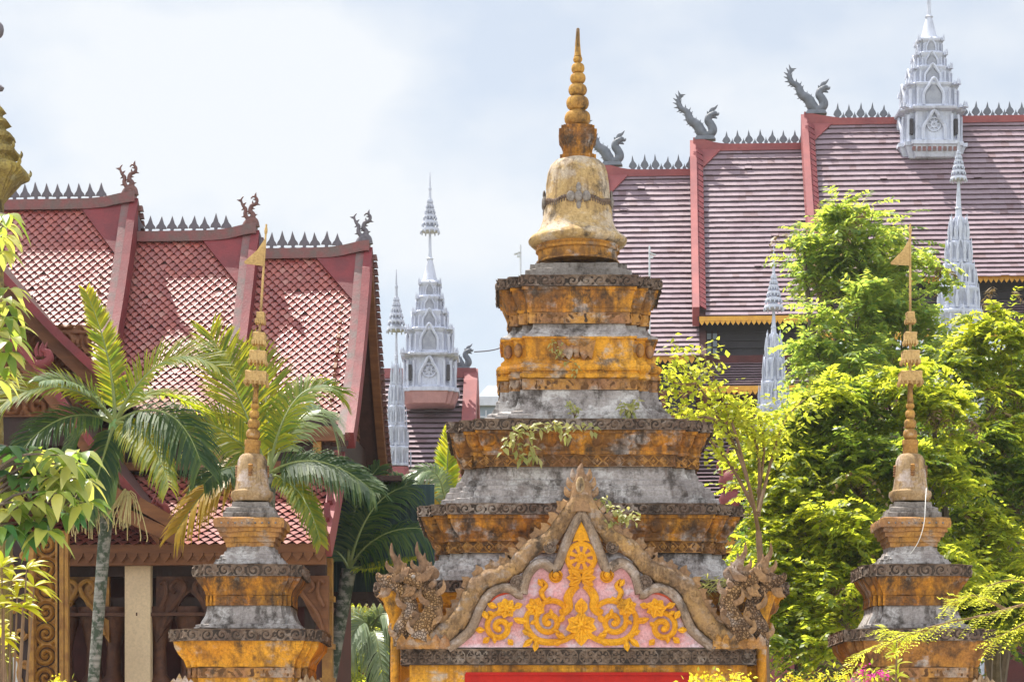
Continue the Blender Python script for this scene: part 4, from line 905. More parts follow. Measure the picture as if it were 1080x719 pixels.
# ---------------- dark sheeted shelter with a fringed eave between the hall and the gate
SHF = Frame((P(395, 0, 37.5).x, 37.5, 0), 0)
sh_ = thing('shelter', tuple(SHF(0, 0, 0)), 'dark teal sheeted shelter wall with a fringed eave between the red hall and the gate', 'shelter')
zt, zb_ = P(0, 512, 37.5).z, P(0, 636, 37.5).z
mb = MB(); mb.box(SHF(0, .1, (zt+zb_)/2), (1.9, .16, zt-zb_), SHF.ax)
for k in range(19): mb.box(SHF(-.9+k*.1, .2, (zt+zb_)/2), (.035, .04, zt-zb_-.02), SHF.ax)
mb.build('sheet_wall', 'teal', sh_)
mb = MB(); fringe(mb, SHF, -1.0, 1.0, .3, zb_+.16, .26, .11); mb.build('eave_fringe', 'wood', sh_)
mb = MB(); mb.box(SHF(-.25, -.5, zt+.05), (1.4, 2.2, .08), SHF.ax); mb.build('roof', 'wood_dark', sh_)
for u in (-.85, .85): mb = MB(); mb.box(SHF(u, -.2, zb_/2), (.16, .16, zb_), SHF.ax); mb.build('post', 'wood_dark', sh_)

# ---------------- far-left gilded spire
X0, Y0_ = P(-5, 0, 31).x, 31.0; k0 = Y0_/F
gs = thing('gilded_spire', (X0, Y0_, 0), 'old gold tiered spire at the left edge, rising beside the red-tiled roof', 'spire')
prof = [(1, 86), (2, 100), (5, 112), (8, 115), (10, 118), (7, 121), (7, 124), (13, 128), (15, 131), (10, 134), (10, 138), (18, 143), (19, 147), (14, 150), (14, 154), (23, 160), (24, 164), (18, 167), (19, 172), (30, 178), (32, 183), (31, 186), (24, 191), (19, 198), (13, 206), (8, 214), (7, 560), (16, 570), (16, 900)]
mb = MB(); rloft(mb, (X0, Y0_), [(h*k0, EYE+(HY-y)*k0) for h, y in prof][::-1], a=.75, b=.88, seg=.06, jit=.006); tw = mb.build('tower', 'gold_old', gs, 32)
for hw, y in ((31, 182), (23, 163)):
    w = hw*k0
    for sx in (-1, 1):
        for sy in (-1, 1): mb = MB(); mb.tube(spline([Vector((X0+sx*w*.9, Y0_+sy*w*.8, EYE+(HY-y)*k0)), Vector((X0+sx*w*1.02, Y0_+sy*w*.9, EYE+(HY-y+5)*k0)), Vector((X0+sx*w*1.0, Y0_+sy*w*.9, EYE+(HY-y+9)*k0))], 4), lerps([.03, .024, .004], 9), 6); mb.build('corner_flame', 'gold_old', tw, 50)
mb = MB(); mb.tube([(X0, Y0_, EYE+(HY-y)*k0) for y in (90, 8)], .02, 8); mb.lathe((X0+.06, Y0_), [(.04, EYE+(HY-96)*k0), (.06, EYE+(HY-93)*k0), (.02, EYE+(HY-90)*k0)], 10)
for y, r in ((62, .05), (76, .04)): mb.blob((X0, Y0_, EYE+(HY-y)*k0), (r, r, r), 8, 6)
mb.blob((X0+.04, Y0_, EYE+(HY-32)*k0), (.075, .075, .11), 10, 7); mb.build('mast', 'spike', gs, 50)

# ---------------- white tiered towers and spires
def hwp(prof, x, Y, k, base): return [(h*k, base+(z)*k) for h, z in prof]
def tower(hall, c, k, z0, label, sx=1., skirt='pink_trim', drs=1.):   # lantern tower in units of right tower pixels, z0 = skirt bottom
    def ring(mb, prof): return rloft(mb, c, [(h*k*sx, z0+z*k) for h, z in prof], a=.66, b=.85, dr=drs, seg=.3, jit=.006)
    mb = MB(); ring(mb, [(36.5, 13), (36.5, 17), (33, 17.5)]); root = mb.build('roof_tower', 'white', hall, 32); root['label'] = label
    mb = MB(); ring(mb, [(28, 0), (30, 1), (35, 13)]); sk_ = mb.build('tower_skirt', skirt, root, 32)
    if skirt == 'white':
        mb = MB()
        for q in range(9): x = (q-4)*5.4; mb.box((c[0]+x*k*sx, c[1]-33.6*k*sx, z0+8.6*k), (3.4*k, 1.2*k, 4.5*k))
        mb.build('skirt_panel', 'worn_trim', root)
    st = [(30, 17, 49, 35), (27, 55, 76, 28.5), (21, 80, 95, 21.5), (16, 99, 111, 17), (12.5, 114, 127, 14)]
    for i, (hb, za, zb2, hc) in enumerate(st):
        mb = MB(); ring(mb, [(hb+1.5, za), (hb+1.5, za+2), (hb, za+2.5), (hb*.94, zb2-3), (hb*.97, zb2), (hc, zb2+2), (hc*1.02, zb2+4), (hc*.9, zb2+4.6), (hc*.8, zb2+6.5)]); mb.build('tower_tier', 'white', root, 32)
        mb = MB(); w = hb*k*sx
        for ax_ in range(4):                              # arched niche shade plate in a pointed frame on each face, finials at the corners
            rt = Matrix.Rotation(ax_*math.pi/2, 3, 'Z'); f = lambda x, y, z: Vector((c[0], c[1], 0))+rt @ Vector((x*w, -w*y, 0))+Vector((0, 0, z0+(za+z*(zb2-za))*k))
            hgt = 1.25 if i else .9
            mb.tube(spline([f(-.38, 1.03, .05), f(-.38, 1.03, .5*hgt), f(-.2, 1.05, .82*hgt), f(0, 1.06, 1.12*hgt), f(.2, 1.05, .82*hgt), f(.38, 1.03, .5*hgt), f(.38, 1.03, .05)], 4), .07*w, 6)
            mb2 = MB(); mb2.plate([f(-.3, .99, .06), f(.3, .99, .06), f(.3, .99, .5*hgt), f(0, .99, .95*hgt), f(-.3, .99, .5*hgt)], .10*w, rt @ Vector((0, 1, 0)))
            if i and ax_ != 2: mb2.build('niche_shade', 'niche_shade', root)
            for x in (-.62, .62, -.86, .86):
                yy = 1.0 if abs(x) < .7 else .86; mb.tube([f(x, yy+.03, .0), f(x, yy+.03, .9)], .05*w, 6)
            for x, hh in ((-.98, .75), (-.8, .55), (.8, .55), (.98, .75), (-.6, .4), (.6, .4)):
                q = f(x*hc/hb, .9*hc/hb, 1.1); h_ = hh*9*k; mb.tube([q, q+Vector((0, 0, h_*.5)), q+Vector((0, 0, h_))], [.07*w, .055*w, .006], 5)
        mb.build('tier_ornament', 'white', root, 40)
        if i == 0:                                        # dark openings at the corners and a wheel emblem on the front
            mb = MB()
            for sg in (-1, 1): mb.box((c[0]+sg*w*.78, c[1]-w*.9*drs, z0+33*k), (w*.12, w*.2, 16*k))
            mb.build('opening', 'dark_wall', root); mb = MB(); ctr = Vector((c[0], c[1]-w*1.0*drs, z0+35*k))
            for r in (7, 3): mb.tube([ctr+Vector((math.cos(t*math.pi/12)*r*k, 0, math.sin(t*math.pi/12)*r*k)) for t in range(25)], .9*k, 5)
            for t in range(8): mb.tube([ctr, ctr+Vector((math.cos(t*math.pi/4)*7*k, 0, math.sin(t*math.pi/4)*7*k))], .7*k, 5)
            mb.build('wheel_emblem', 'white', root, 40)
    pr = [(10, 133), (9, 136), (8, 138), (5, 150), (3.4, 156), (4.4, 157.5), (2.6, 159), (2, 165), (1.3, 190)]
    mb = MB(); mb.lathe(c, [(h*k*sx, z0+z*k) for h, z in pr], 14); mb.build('tower_spire', 'white', root, 40)
    umbrella(root, c, k, z0+186*k)
def umbrella(root, c, k, z):                              # tiered canopy with hanging fringe and a needle
    mb = MB(); zz_ = z
    for i, r in enumerate((10, 8.4, 6.8, 5.2, 3.8, 2.6)):
        h = (8, 7, 6.4, 6, 5.4, 5)[i]; mb.lathe(c, [(r*.92*k, zz_), (r*k, zz_+.12*h*k), (r*.96*k, zz_+.45*h*k), (r*.45*k, zz_+.62*h*k), (r*.3*k, zz_+h*k)], 14)
        for t in range(12):
            an = 2*math.pi*t/12; mb.blob((c[0]+math.cos(an)*r*k, c[1]+math.sin(an)*r*k, zz_-.8*k), (.9*k, .9*k, 1.8*k), 5, 4)
        zz_ += h*k
    mb.tube([(c[0], c[1], zz_-2*k), (c[0], c[1], zz_+10*k), (c[0], c[1], zz_+26*k)], [1.6*k, 1.1*k, .3*k], 7); mb.blob((c[0], c[1], zz_+8*k), (1.9*k, 1.9*k, 2.4*k), 7, 5)
    return mb.build('canopy', 'white', root, 40)
def lotus_spire(px, y_um, y_top, y_body, y_base, hw, Y, label, foot='pink_trim'):
    c = (P(px, 0, Y).x, Y); k = Y/F; Zp = lambda y: EYE+(HY-y)*k
    root = thing('white_spire', (c[0], c[1], 0), label, 'spire', 'white pinnacled spires with tiered canopies')
    mb = MB(); mb.lathe(c, [(hw*.16*k, Zp(y_body)), (hw*.12*k, Zp(y_body-(y_body-y_um)*.3)), (hw*.05*k, Zp(y_um-3))], 10)
    mb.blob((c[0], c[1], Zp(y_body-(y_body-y_um)*.25)), (hw*.16*k, hw*.16*k, hw*.1*k), 8, 5); mb.build('needle', 'white', root, 40)
    kk = (y_um-y_top)*k/62; umbrella(root, c, kk, Zp(y_um))
    n = 5; H = y_base-y_body
    for i in range(n):
        t0, t1 = i/n, (i+1)/n; ya, yb = y_body+H*t0, y_body+H*t1; ha, hb = hw*(.22+.78*t0**1.0), hw*(.22+.78*t1)
        mb = MB(); rloft(mb, c, [(hb*.94*k, Zp(yb)), (hb*.94*k, Zp(yb-H/n*.12)), (hb*.78*k, Zp(yb-H/n*.16)), (ha*.98*k, Zp(ya+H/n*.35)), (ha*1.12*k, Zp(ya+H/n*.2)), (ha*1.12*k, Zp(ya+H/n*.1)), (ha*.9*k, Zp(ya))], a=.66, b=.85, seg=.25, jit=.006); o = mb.build('spire_tier', 'white', root, 32)
        mb = MB()
        for m in range(12):
            an = 2*math.pi*(m+.5*(i % 2))/12; r = hb*.98*k*(1.05 if m % 3 else 1.15); q = Vector((c[0]+math.cos(an)*r, c[1]+math.sin(an)*r, Zp(yb))); h_ = H/n*k*(1.0 if m % 2 else .75)
            mb.tube([q, q+Vector((0, 0, h_*.35)), q+Vector((0, 0, h_*.45)), q+Vector((0, 0, h_*1.15))], [hw*.06*k, hw*.065*k, hw*.085*k, .004], 6)
        for ax_ in range(4):
            an = ax_*math.pi/2; q = Vector((c[0]+math.cos(an)*hb*.9*k, c[1]+math.sin(an)*hb*.9*k, 0)); tv = Vector((-math.sin(an), math.cos(an), 0)); z0 = Zp(yb); z1 = Zp(ya)
            mb.tube(spline([q-tv*hb*.3*k+Vector((0, 0, z0)), q-tv*hb*.28*k+Vector((0, 0, z0+(z1-z0)*.5)), q+Vector((0, 0, z1)), q+tv*hb*.28*k+Vector((0, 0, z0+(z1-z0)*.5)), q+tv*hb*.3*k+Vector((0, 0, z0))], 4), hw*.05*k, 5)
        mb.build('pinnacle', 'white', o, 40)
    mb = MB(); rloft(mb, c, [(hw*1.0*k, 0), (hw*1.0*k, Zp(y_base+14)), (hw*1.15*k, Zp(y_base+12)), (hw*.95*k, Zp(y_base+1))], a=.66, b=.85, seg=.6, jit=.006); mb.build('spire_base', foot, root, 32)
    return root
lotus_spire(1011, 190, 136, 230, 352, 24, 60, 'tall white pinnacled spire in front of the plum roof below the white roof tower', 'white')
lotus_spire(816, 326, 262, 352, 476, 20, 64, 'slim white pinnacled spire rising behind the yellow-leaved sapling beside the gate')
lotus_spire(418, 349, 286, 384, 492, 13.5, 82, 'small white spire close to the red gable edge, left of the bigger white tower', 'pink_trim')

# ---------------- big hall on the right
RF = Frame((P(848, 0, 75).x, 75, 0), 3.5)
RH = thing('temple_hall', tuple(RF(2, 0, 0)), 'large distant temple hall with stepped plum-coloured roofs and grey naga finials on the right', 'temple')
RS = [(0, 13.0, 21.98, 16.15, 5.0), (-3.5, 0, 21.22, 14.9, 5.5), (-6.45, -3.5, 20.45, 13.7, 6.0)]
RH_prof = []
for i, (u0, u1, zr, ze, ve) in enumerate(RS):
    pr = curve(0, ve, zr, ze, .22); RH_prof.append(pr); mb = MB(); slab(mb, RF, u0+.05, u1+.3, pr, .12); slab(mb, RF, u0+.05, u1+.3, [(-v, z) for v, z in pr], .12); mb.build('roof_deck', 'tile_under', RH)
    mb = MB(); course_tiles(mb, RF, u0+.28, u1+.1, pr); mb.build('roof_tiles', 'tile_pink', RH)
    bb = MB(); bargeboard(bb, RF, u0+.0, pr, .20, .30, .35); o = bb.build('bargeboard', 'pink_trim', RH)
    bb = MB(); bargeboard(bb, RF, u0+.0, [(-v, z) for v, z in pr], .20, .30, .35); bb.build('bargeboard', 'pink_trim', RH)
    bb = MB(); at, ln = sampler(pr)                       # leaf scales along the board
    for s in range(int(ln/.26)-1):
        v, z, tv, tz = at(s*.26+.3); nn = (-tz, tv); f = lambda uu, a, h: RF(u0+uu, v+tv*a+nn[0]*h, z+tz*a+nn[1]*h)
        bb.plate([f(.10, -.12, .24), f(.10, .12, .24), f(.30, .2, .16), f(.30, -.0, .16)], .06, RF.v+Vector((0, 0, .7)))
    bb.build('bargeboard_scales', 'red_trim', o)
    rings = []
    for k in range(25):
        u = u0+(u1-u0)*k/24; l_ = .22*math.exp(-((u-u0)/.6)**2); rings.append([RF(u, -.12, zr-.08), RF(u, .12, zr-.08), RF(u, .14, zr+.13+l_), RF(u, -.14, zr+.13+l_)])
    mb = MB(); mb.loft(rings); mb.build('ridge_beam', 'pink_trim', RH)
    v1, z1 = pr[2]; mb = MB(); nrm = RF.v*(zr-z1)+Vector((0, 0, v1)); mb.plate([RF(u0+.1, 0, zr+.1), RF(u0+1.0, 0, zr+.1), RF(u0+.1, v1, z1+.1)], .05, nrm.normalized()); mb.build('corner_sheet', 'pink_trim', RH)
    lim = [u for u in [u0+1.05+.36*q for q in range(40)] if u < u1-.1 and not (i == 0 and 2.75 < u < 4.95)]
    spikes(RH, RF, lim, lambda u: zr+.12, 0, .50, 'grey_metal', 1)
    spikes(RH, RF, [u+.18 for u in lim if u+.18 < u1-.1 and not (i == 0 and 2.75 < u+.18 < 4.95)], lambda u: zr+.12, 0, .24, 'grey_metal', 1)
    naga_finial(RF, u0+.15, 0, zr+.38, .90, 'naga_finial', 'grey_metal', RH)
    mb = MB(); fringe(mb, RF, u0+.1, u1-.05, ve-.02, ze-.02, .26, .15, .08); mb.build('eave_fringe', 'gold_fringe', RH)
    mb = MB(); mb.box(RF((u0+u1)/2+.1, (ve-1.0)/1, ze-.8), (u1-u0-.2, .3, 1.7), RF.ax)
    for q in range(5): mb.box(RF((u0+u1)/2+.1, ve-.82, ze-.35-q*.22), (u1-u0-.3, .08, .05), RF.ax)
    mb.build('clerestory', 'dark_wall', RH)
    if i < 2:
        v0 = ve-1.0; z0 = ze-.95+(.35 if i == 0 else 0); p2 = curve(v0, v0+2.0, z0, z0-1.25, .1, 6); mb = MB(); slab(mb, RF, u0+.05, u1+(0 if i == 1 else .3), p2, .12); course_tiles(mb, RF, u0+.1, u1, p2, .2, .06); mb.build('lower_roof_tiles', 'tile_pink', RH)
        mb = MB(); fringe(mb, RF, u0+.1, u1-.05, v0+1.98, z0-1.28, .26, .15, .08); mb.build('eave_fringe', 'gold_fringe', RH)
# lattice window and hanging lamp under the middle eave
mb = MB(); mb.box(RF(-3.1, 4.66, 14.2), (.55, .1, .75), RF.ax); wn_ = mb.build('window', 'glass', RH)
mb = MB()
for q in range(4): mb.box(RF(-3.35+q*.17, 4.73, 14.2), (.04, .05, .8), RF.ax)
mb.build('window_bar', 'wood_dark', wn_)
mb = MB(); mb.box(RF(3.4, .0, 6.9), (18.8, 10.2, 13.8), RF.ax); mb.build('wall', 'red_wall', RH)
mb = MB(); mb.box(RF(3.4, 5.2, 11.85), (18.8, .2, .35), RF.ax); mb.box(RF(3.4, 5.16, 12.7), (18.8, .14, .14), RF.ax)
for q in range(30): mb.box(RF(-5.7+q*.62, 5.2, 12.3), (.16, .14, .9), RF.ax)
mb.build('wall_frieze', 'wood_light', RH)
p3 = curve(5.1, 11.0, 11.5, 7.9, .12, 10); mb = MB(); slab(mb, RF, -6, 13, p3, .14); mb.build('aisle_deck', 'tile_under', RH)
mb = MB(); course_tiles(mb, RF, -6, 13, p3, .255, .085); mb.build('aisle_roof_tiles', 'tile_pink', RH)
mb = MB(); fringe(mb, RF, -6, 13, 10.98, 7.86, .34, .17, .08); mb.box(RF(3.5, 10.7, 7.55), (19, .3, .2), RF.ax); mb.build('eave_fringe', 'gold_fringe', RH)
mb = MB(); mb.box(RF(3.5, 7.5, 3.9), (18.6, 5.4, 7.8), RF.ax); mb.build('aisle_wall', 'red_wall', RH)
for q in range(8): mb = MB(); b = RF(-5.6+q*2.5, 10.4, 0); mb.lathe((b.x, b.y), [(.34, 0), (.34, .5), (.26, .55), (.24, 7), (.36, 7.4), (.36, 7.6)], 14); mb.build('column', 'gold_carving', RH, 40)
mb = MB(); o = P(770, 506, 62.); f = lambda a, b: o+Vector((a, 0, b))          # red flame finial on the aisle roof end
mb.lathe((o.x, o.y), [(.22, o.z-.7), (.3, o.z-.5), (.2, o.z-.3), (.32, o.z-.1), (.26, o.z+.15), (.1, o.z+.3)], 12)
for a, h in ((-.25, .6), (-.08, .9), (.1, .75), (.28, .5)): mb.tube(spline([f(a*.6, .1), f(a-.05, .4), f(a+.06, h)], 4), lerps([.1, .08, .01], 9), 6)
mb.build('aisle_finial', 'red_trim', RH, 50)
# the white lantern tower riding on the ridge
tz = EYE+(HY-167)/F*73.6; tc_ = RF(0, 0, 0); tcx = P(981, 0, 74.2).x
tower(RH, (tcx, 74.4), 73.6/F, tz, 'white tiered tower with a wheel emblem riding on the ridge', 1., 'white')

# ---------------- farther hall glimpsed between the red hall and the gate
FF = Frame((P(497, 0, 97).x, 97, 0), 2)
FH = thing('temple_hall', tuple(FF(-2, 0, 0)), 'far striped plum roof with white lantern tower between the red hall and the big stupa', 'temple')
pr = curve(0, 5.2, 17.65, 12.4, .2); mb = MB(); slab(mb, FF, -9, -.1, pr, .12); slab(mb, FF, -9, -.1, [(-v, z) for v, z in pr], .12); mb.build('roof_deck', 'tile_under', FH)
mb = MB(); course_tiles(mb, FF, -5, -.2, pr, .33, .11, .5); mb.build('roof_tiles', 'tile_pink', FH)
for s in (1, -1): bb = MB(); bargeboard(bb, FF, 0, [(s*v, z) for v, z in pr], .55, .3, .45); bb.build('bargeboard', 'pink_trim', FH)
mb = MB(); mb.box(FF(-4.5, 0, 17.75), (9.4, .4, .4), FF.ax); mb.build('ridge_beam', 'pink_trim', FH)
mb = MB(); mb.box(FF(-4.6, 0, 6.4), (8.4, 8.4, 12.8), FF.ax); mb.build('wall', 'red_wall', FH)
naga_finial(FF, -.55, 0, 18.0, .85, 'naga_finial', 'grey_metal', FH)
cx_ = P(453.5, 0, 95).x
tower(FH, (cx_, 95.0), 94.2/F*1.0, EYE+(HY-426)/F*94.2, 'white tiered tower with a tall needle and canopy', .86, 'skirt')
# distant grey glazed building with a second grey finial
GFm = Frame((P(522, 0, 112).x, 112, 0), 0)
gbld = thing('glazed_building', tuple(GFm(0, 0, 0)), 'distant grey-blue glazed building behind the pink bargeboard left of the big stupa', 'building')
mb = MB(); mb.box(GFm(1, 0, 9.2), (5, 4, 18.4), GFm.ax); mb.build('wall', 'glass', gbld)
mb = MB()
for q in range(10): mb.box(GFm(-1.5+q*.55, 2.03, 9.2), (.06, .06, 18), GFm.ax)
for q in range(12): mb.box(GFm(1, 2.05, 8+q*.9), (5, .06, .06), GFm.ax)
mb.build('glazing_bar', 'steel', gbld)
mb = MB(); mb.box(GFm(1, 0, 18.6), (5.6, 4.6, .4), GFm.ax); mb.box(GFm(1.2, -.5, 19.2), (4.4, 3, .8), GFm.ax, .7); mb.build('roof', 'steel', gbld)
naga_finial(GFm, -1.35, 2.0, 18.9, -.85, 'naga_finial', 'grey_metal', gbld)
pts = [Vector(p) for p in (P(500, 371, 108), P(520, 369, 108), P(545, 362, 108), P(640, 340, 108))]
tag(MB().tube(spline(pts, 5), .03, 5).build('cable', 'spike', None, 60), 'thin overhead cable running behind the big stupa above the glazed building', 'cable')
def lamp_pole(px, Y, top, side, label):
    b = P(px, 0, Y); z = EYE+(HY-top)/F*Y; k = Y/F; r = thing('lamp_pole', (b.x, Y, 0), label, 'lamp pole', 'slim pale lamp poles')
    mb = MB(); mb.tube([(b.x, Y, 0), (b.x, Y, z-3*k), (b.x, Y, z)], [1.3*k, 1.0*k, .7*k], 8); mb.build('pole', 'steel', r, 40)
    mb = MB(); mb.box((b.x+side*3.2*k, Y, z-9*k), (7*k, 4*k, 1.2*k), (Vector((1, 0, side*-.35)).normalized(), Vector((0, 1, 0)), Vector((side*.35, 0, 1)).normalized())); mb.box((b.x+side*2.0*k, Y, z-12*k), (3.5*k, 2*k, 2.6*k)); mb.build('lamp_head', 'steel', r)
lamp_pole(549, 70, 258, -1, 'slim pale lamp pole against the sky just left of the big stupa')
lamp_pole(685, 62, 259, 1, 'slim pale lamp pole against the plum roof just right of the big stupa')
# ------------------------------------------------------------------ plants
def leaves(name, c, d, n, ln, wd, mat, parent, fold=.0):  # arrays: base point, direction, normal, length, width; one pointed leaf each
    c, d, n = (np.asarray(x, float) for x in (c, d, n)); ln = np.asarray(ln, float)[:, None]; wd = np.asarray(wd, float)[:, None]
    d /= np.linalg.norm(d, axis=1, keepdims=True)+1e-9; s = np.cross(d, n); s /= np.linalg.norm(s, axis=1, keepdims=True)+1e-9; nn = np.cross(s, d)
    k = len(c); V = np.stack([c, c+d*ln*.42+s*wd*.5+nn*wd*fold, c+d*ln-nn*ln*.08, c+d*ln*.42-s*wd*.5+nn*wd*fold], 1).reshape(-1, 3)
    if parent is not None: V = V-np.array(parent_loc(parent))
    me = bpy.data.meshes.new(name); me.vertices.add(4*k); me.vertices.foreach_set('co', V.ravel()); me.loops.add(6*k); me.polygons.add(2*k)
    b = np.arange(k)[:, None]*4; idx = (b+np.array([[0, 1, 2, 0, 2, 3]])).ravel(); me.loops.foreach_set('vertex_index', idx.astype(np.int32))
    me.polygons.foreach_set('loop_start', np.arange(0, 6*k, 3, dtype=np.int32)); me.update(calc_edges=True); me.materials.append(M[mat])
    o = bpy.data.objects.new(name, me); C.objects.link(o)
    if parent is not None: o.parent = parent
    return o
def parent_loc(o):
    b = Vector((0, 0, 0))
    while o is not None: b = b+o.location; o = o.parent
    return b
def sprays(rg, centers, radii, nsp, npair, leaf, wid, flat=.35, drop=.35):   # feathery sprays radiating from pad centres
    c_, d_, n_, l_, w_ = [], [], [], [], []
    for ctr, rad in zip(centers, radii):
        tilt = rg.normal(0, .28, 2)
        for q in range(nsp):
            az = rg.uniform(0, 2*np.pi); L_ = rad*rg.uniform(.55, 1.15); el = rg.normal(.12, flat)
            dr = np.array([np.cos(az)*np.cos(el), np.sin(az)*np.cos(el), np.sin(el)+tilt[0]*np.cos(az)+tilt[1]*np.sin(az)]); st = ctr+rg.normal(0, rad*.22, 3)*np.array([1, 1, .6])
            t = np.linspace(.12, 1, npair)[:, None]; p = st+dr*L_*t-np.array([0, 0, 1])*L_*drop*t**2
            tg = dr*L_-np.array([0, 0, 2])*L_*drop*t; tg /= np.linalg.norm(tg, axis=1, keepdims=True); up = np.array([0, 0, 1.])+rg.normal(0, .25, 3)
            sd = np.cross(tg, up); sd /= np.linalg.norm(sd, axis=1, keepdims=True)+1e-9
            for s in (1, -1):
                c_.append(p); d_.append(tg*.65+sd*s+np.array([0, 0, -.22])+rg.normal(0, .18, p.shape)); n_.append(np.tile(up, (npair, 1))+rg.normal(0, .3, p.shape)); l_.append(leaf*rg.uniform(.55, 1.35, npair)*(1-.35*t[:, 0]**3)); w_.append(wid*rg.uniform(.6, 1.3, npair))
    return [np.concatenate(x) for x in (c_, d_, n_, l_, w_)]
def tree(name, base, blobs, Y, dy, npad, padr, mats, label, cat='tree', seed=1, nsp=9, npair=9, leaf=.095, wid=.04, trunk_r=.16, group=None, top=.5, limbs=True, step=1.):
    rg = np.random.default_rng(seed); bx = P(base, 0, Y); root = thing(name, (bx.x, Y, 0), label, cat, group)
    tot = sum(b[2]*b[3] for b in blobs); pads = []; mb = MB(); lw = min((P(b[0], b[1]+b[3]*.6, Y) for b in blobs), key=lambda p: p.z); fork = Vector((bx.x, Y, max(.6, lw.z*.75)))
    mb.tube(spline([Vector((bx.x, Y, -.1)), Vector((bx.x+.06, Y, fork.z*.5)), fork], 5), lerps([trunk_r*1.25, trunk_r, trunk_r*.8], 11), 10)
    for b in blobs:
        k = Y/F; ctr = P(b[0], b[1], Y+(b[4] if len(b) > 4 else (b[1]-min(q[1] for q in blobs))*-.0085*step)); m = max(3, int(npad*b[2]*b[3]/tot)); mine = []
        for _ in range(m):
            v = rg.normal(0, 1, 3); v /= np.linalg.norm(v); 
            if v[2] < -.2 and rg.random() < top: v[2] = -v[2]
            if v[1] > .2 and rg.random() < .75: v[1] = -v[1]
            r = rg.uniform(.55, 1.03); mine.append(np.array(ctr)+v*np.array([b[2]*k, min(dy, b[2]*k*1.1), b[3]*k])*r)
        pads += mine
        if limbs:
            j = Vector(ctr)+Vector((0, 0, -b[3]*k*.35)); mid = fork.lerp(j, .55)+Vector((rg.normal(0, .15), rg.normal(0, .15), .12)); mb.tube(spline([fork, mid, j], 5), lerps([trunk_r*.6, trunk_r*.4, trunk_r*.22], 11), 7)
            for p in mine[::2]:
                e = Vector(p); q = j.lerp(e, .5)+Vector((rg.normal(0, .08), rg.normal(0, .08), -.06)); mb.tube(spline([j, q, e], 3), lerps([trunk_r*.16, trunk_r*.1, trunk_r*.03], 7), 5)
    mb.build('trunk', 'bark', root, 50)
    pads = np.array(pads); z = pads[:, 2]; rad = padr*rg.uniform(.7, 1.25, len(pads)); grp = (rg.random(len(pads)) < .5) if len(mats) > 1 else np.zeros(len(pads), bool)
    if len(mats) > 1: grp = np.array([noise.noise(Vector(p)*.55+Vector((seed, 0, 0))) > .16 for p in pads])
    for i, mt in enumerate(mats):
        sel = grp == bool(i)
        if sel.any(): leaves('crown', *sprays(rg, pads[sel], rad[sel], nsp, npair, leaf, wid), mt, root)
    pk = rg.random(len(pads)) < .10
    if pk.any() and leaf < .2: leaves('dry_leaves', *sprays(rg, pads[pk]+rg.normal(0, .25, (pk.sum(), 3))-[0, 0, .1], rad[pk]*.7, 3, 6, leaf*.9, wid*.9, drop=.9), 'dead', root)
    return root
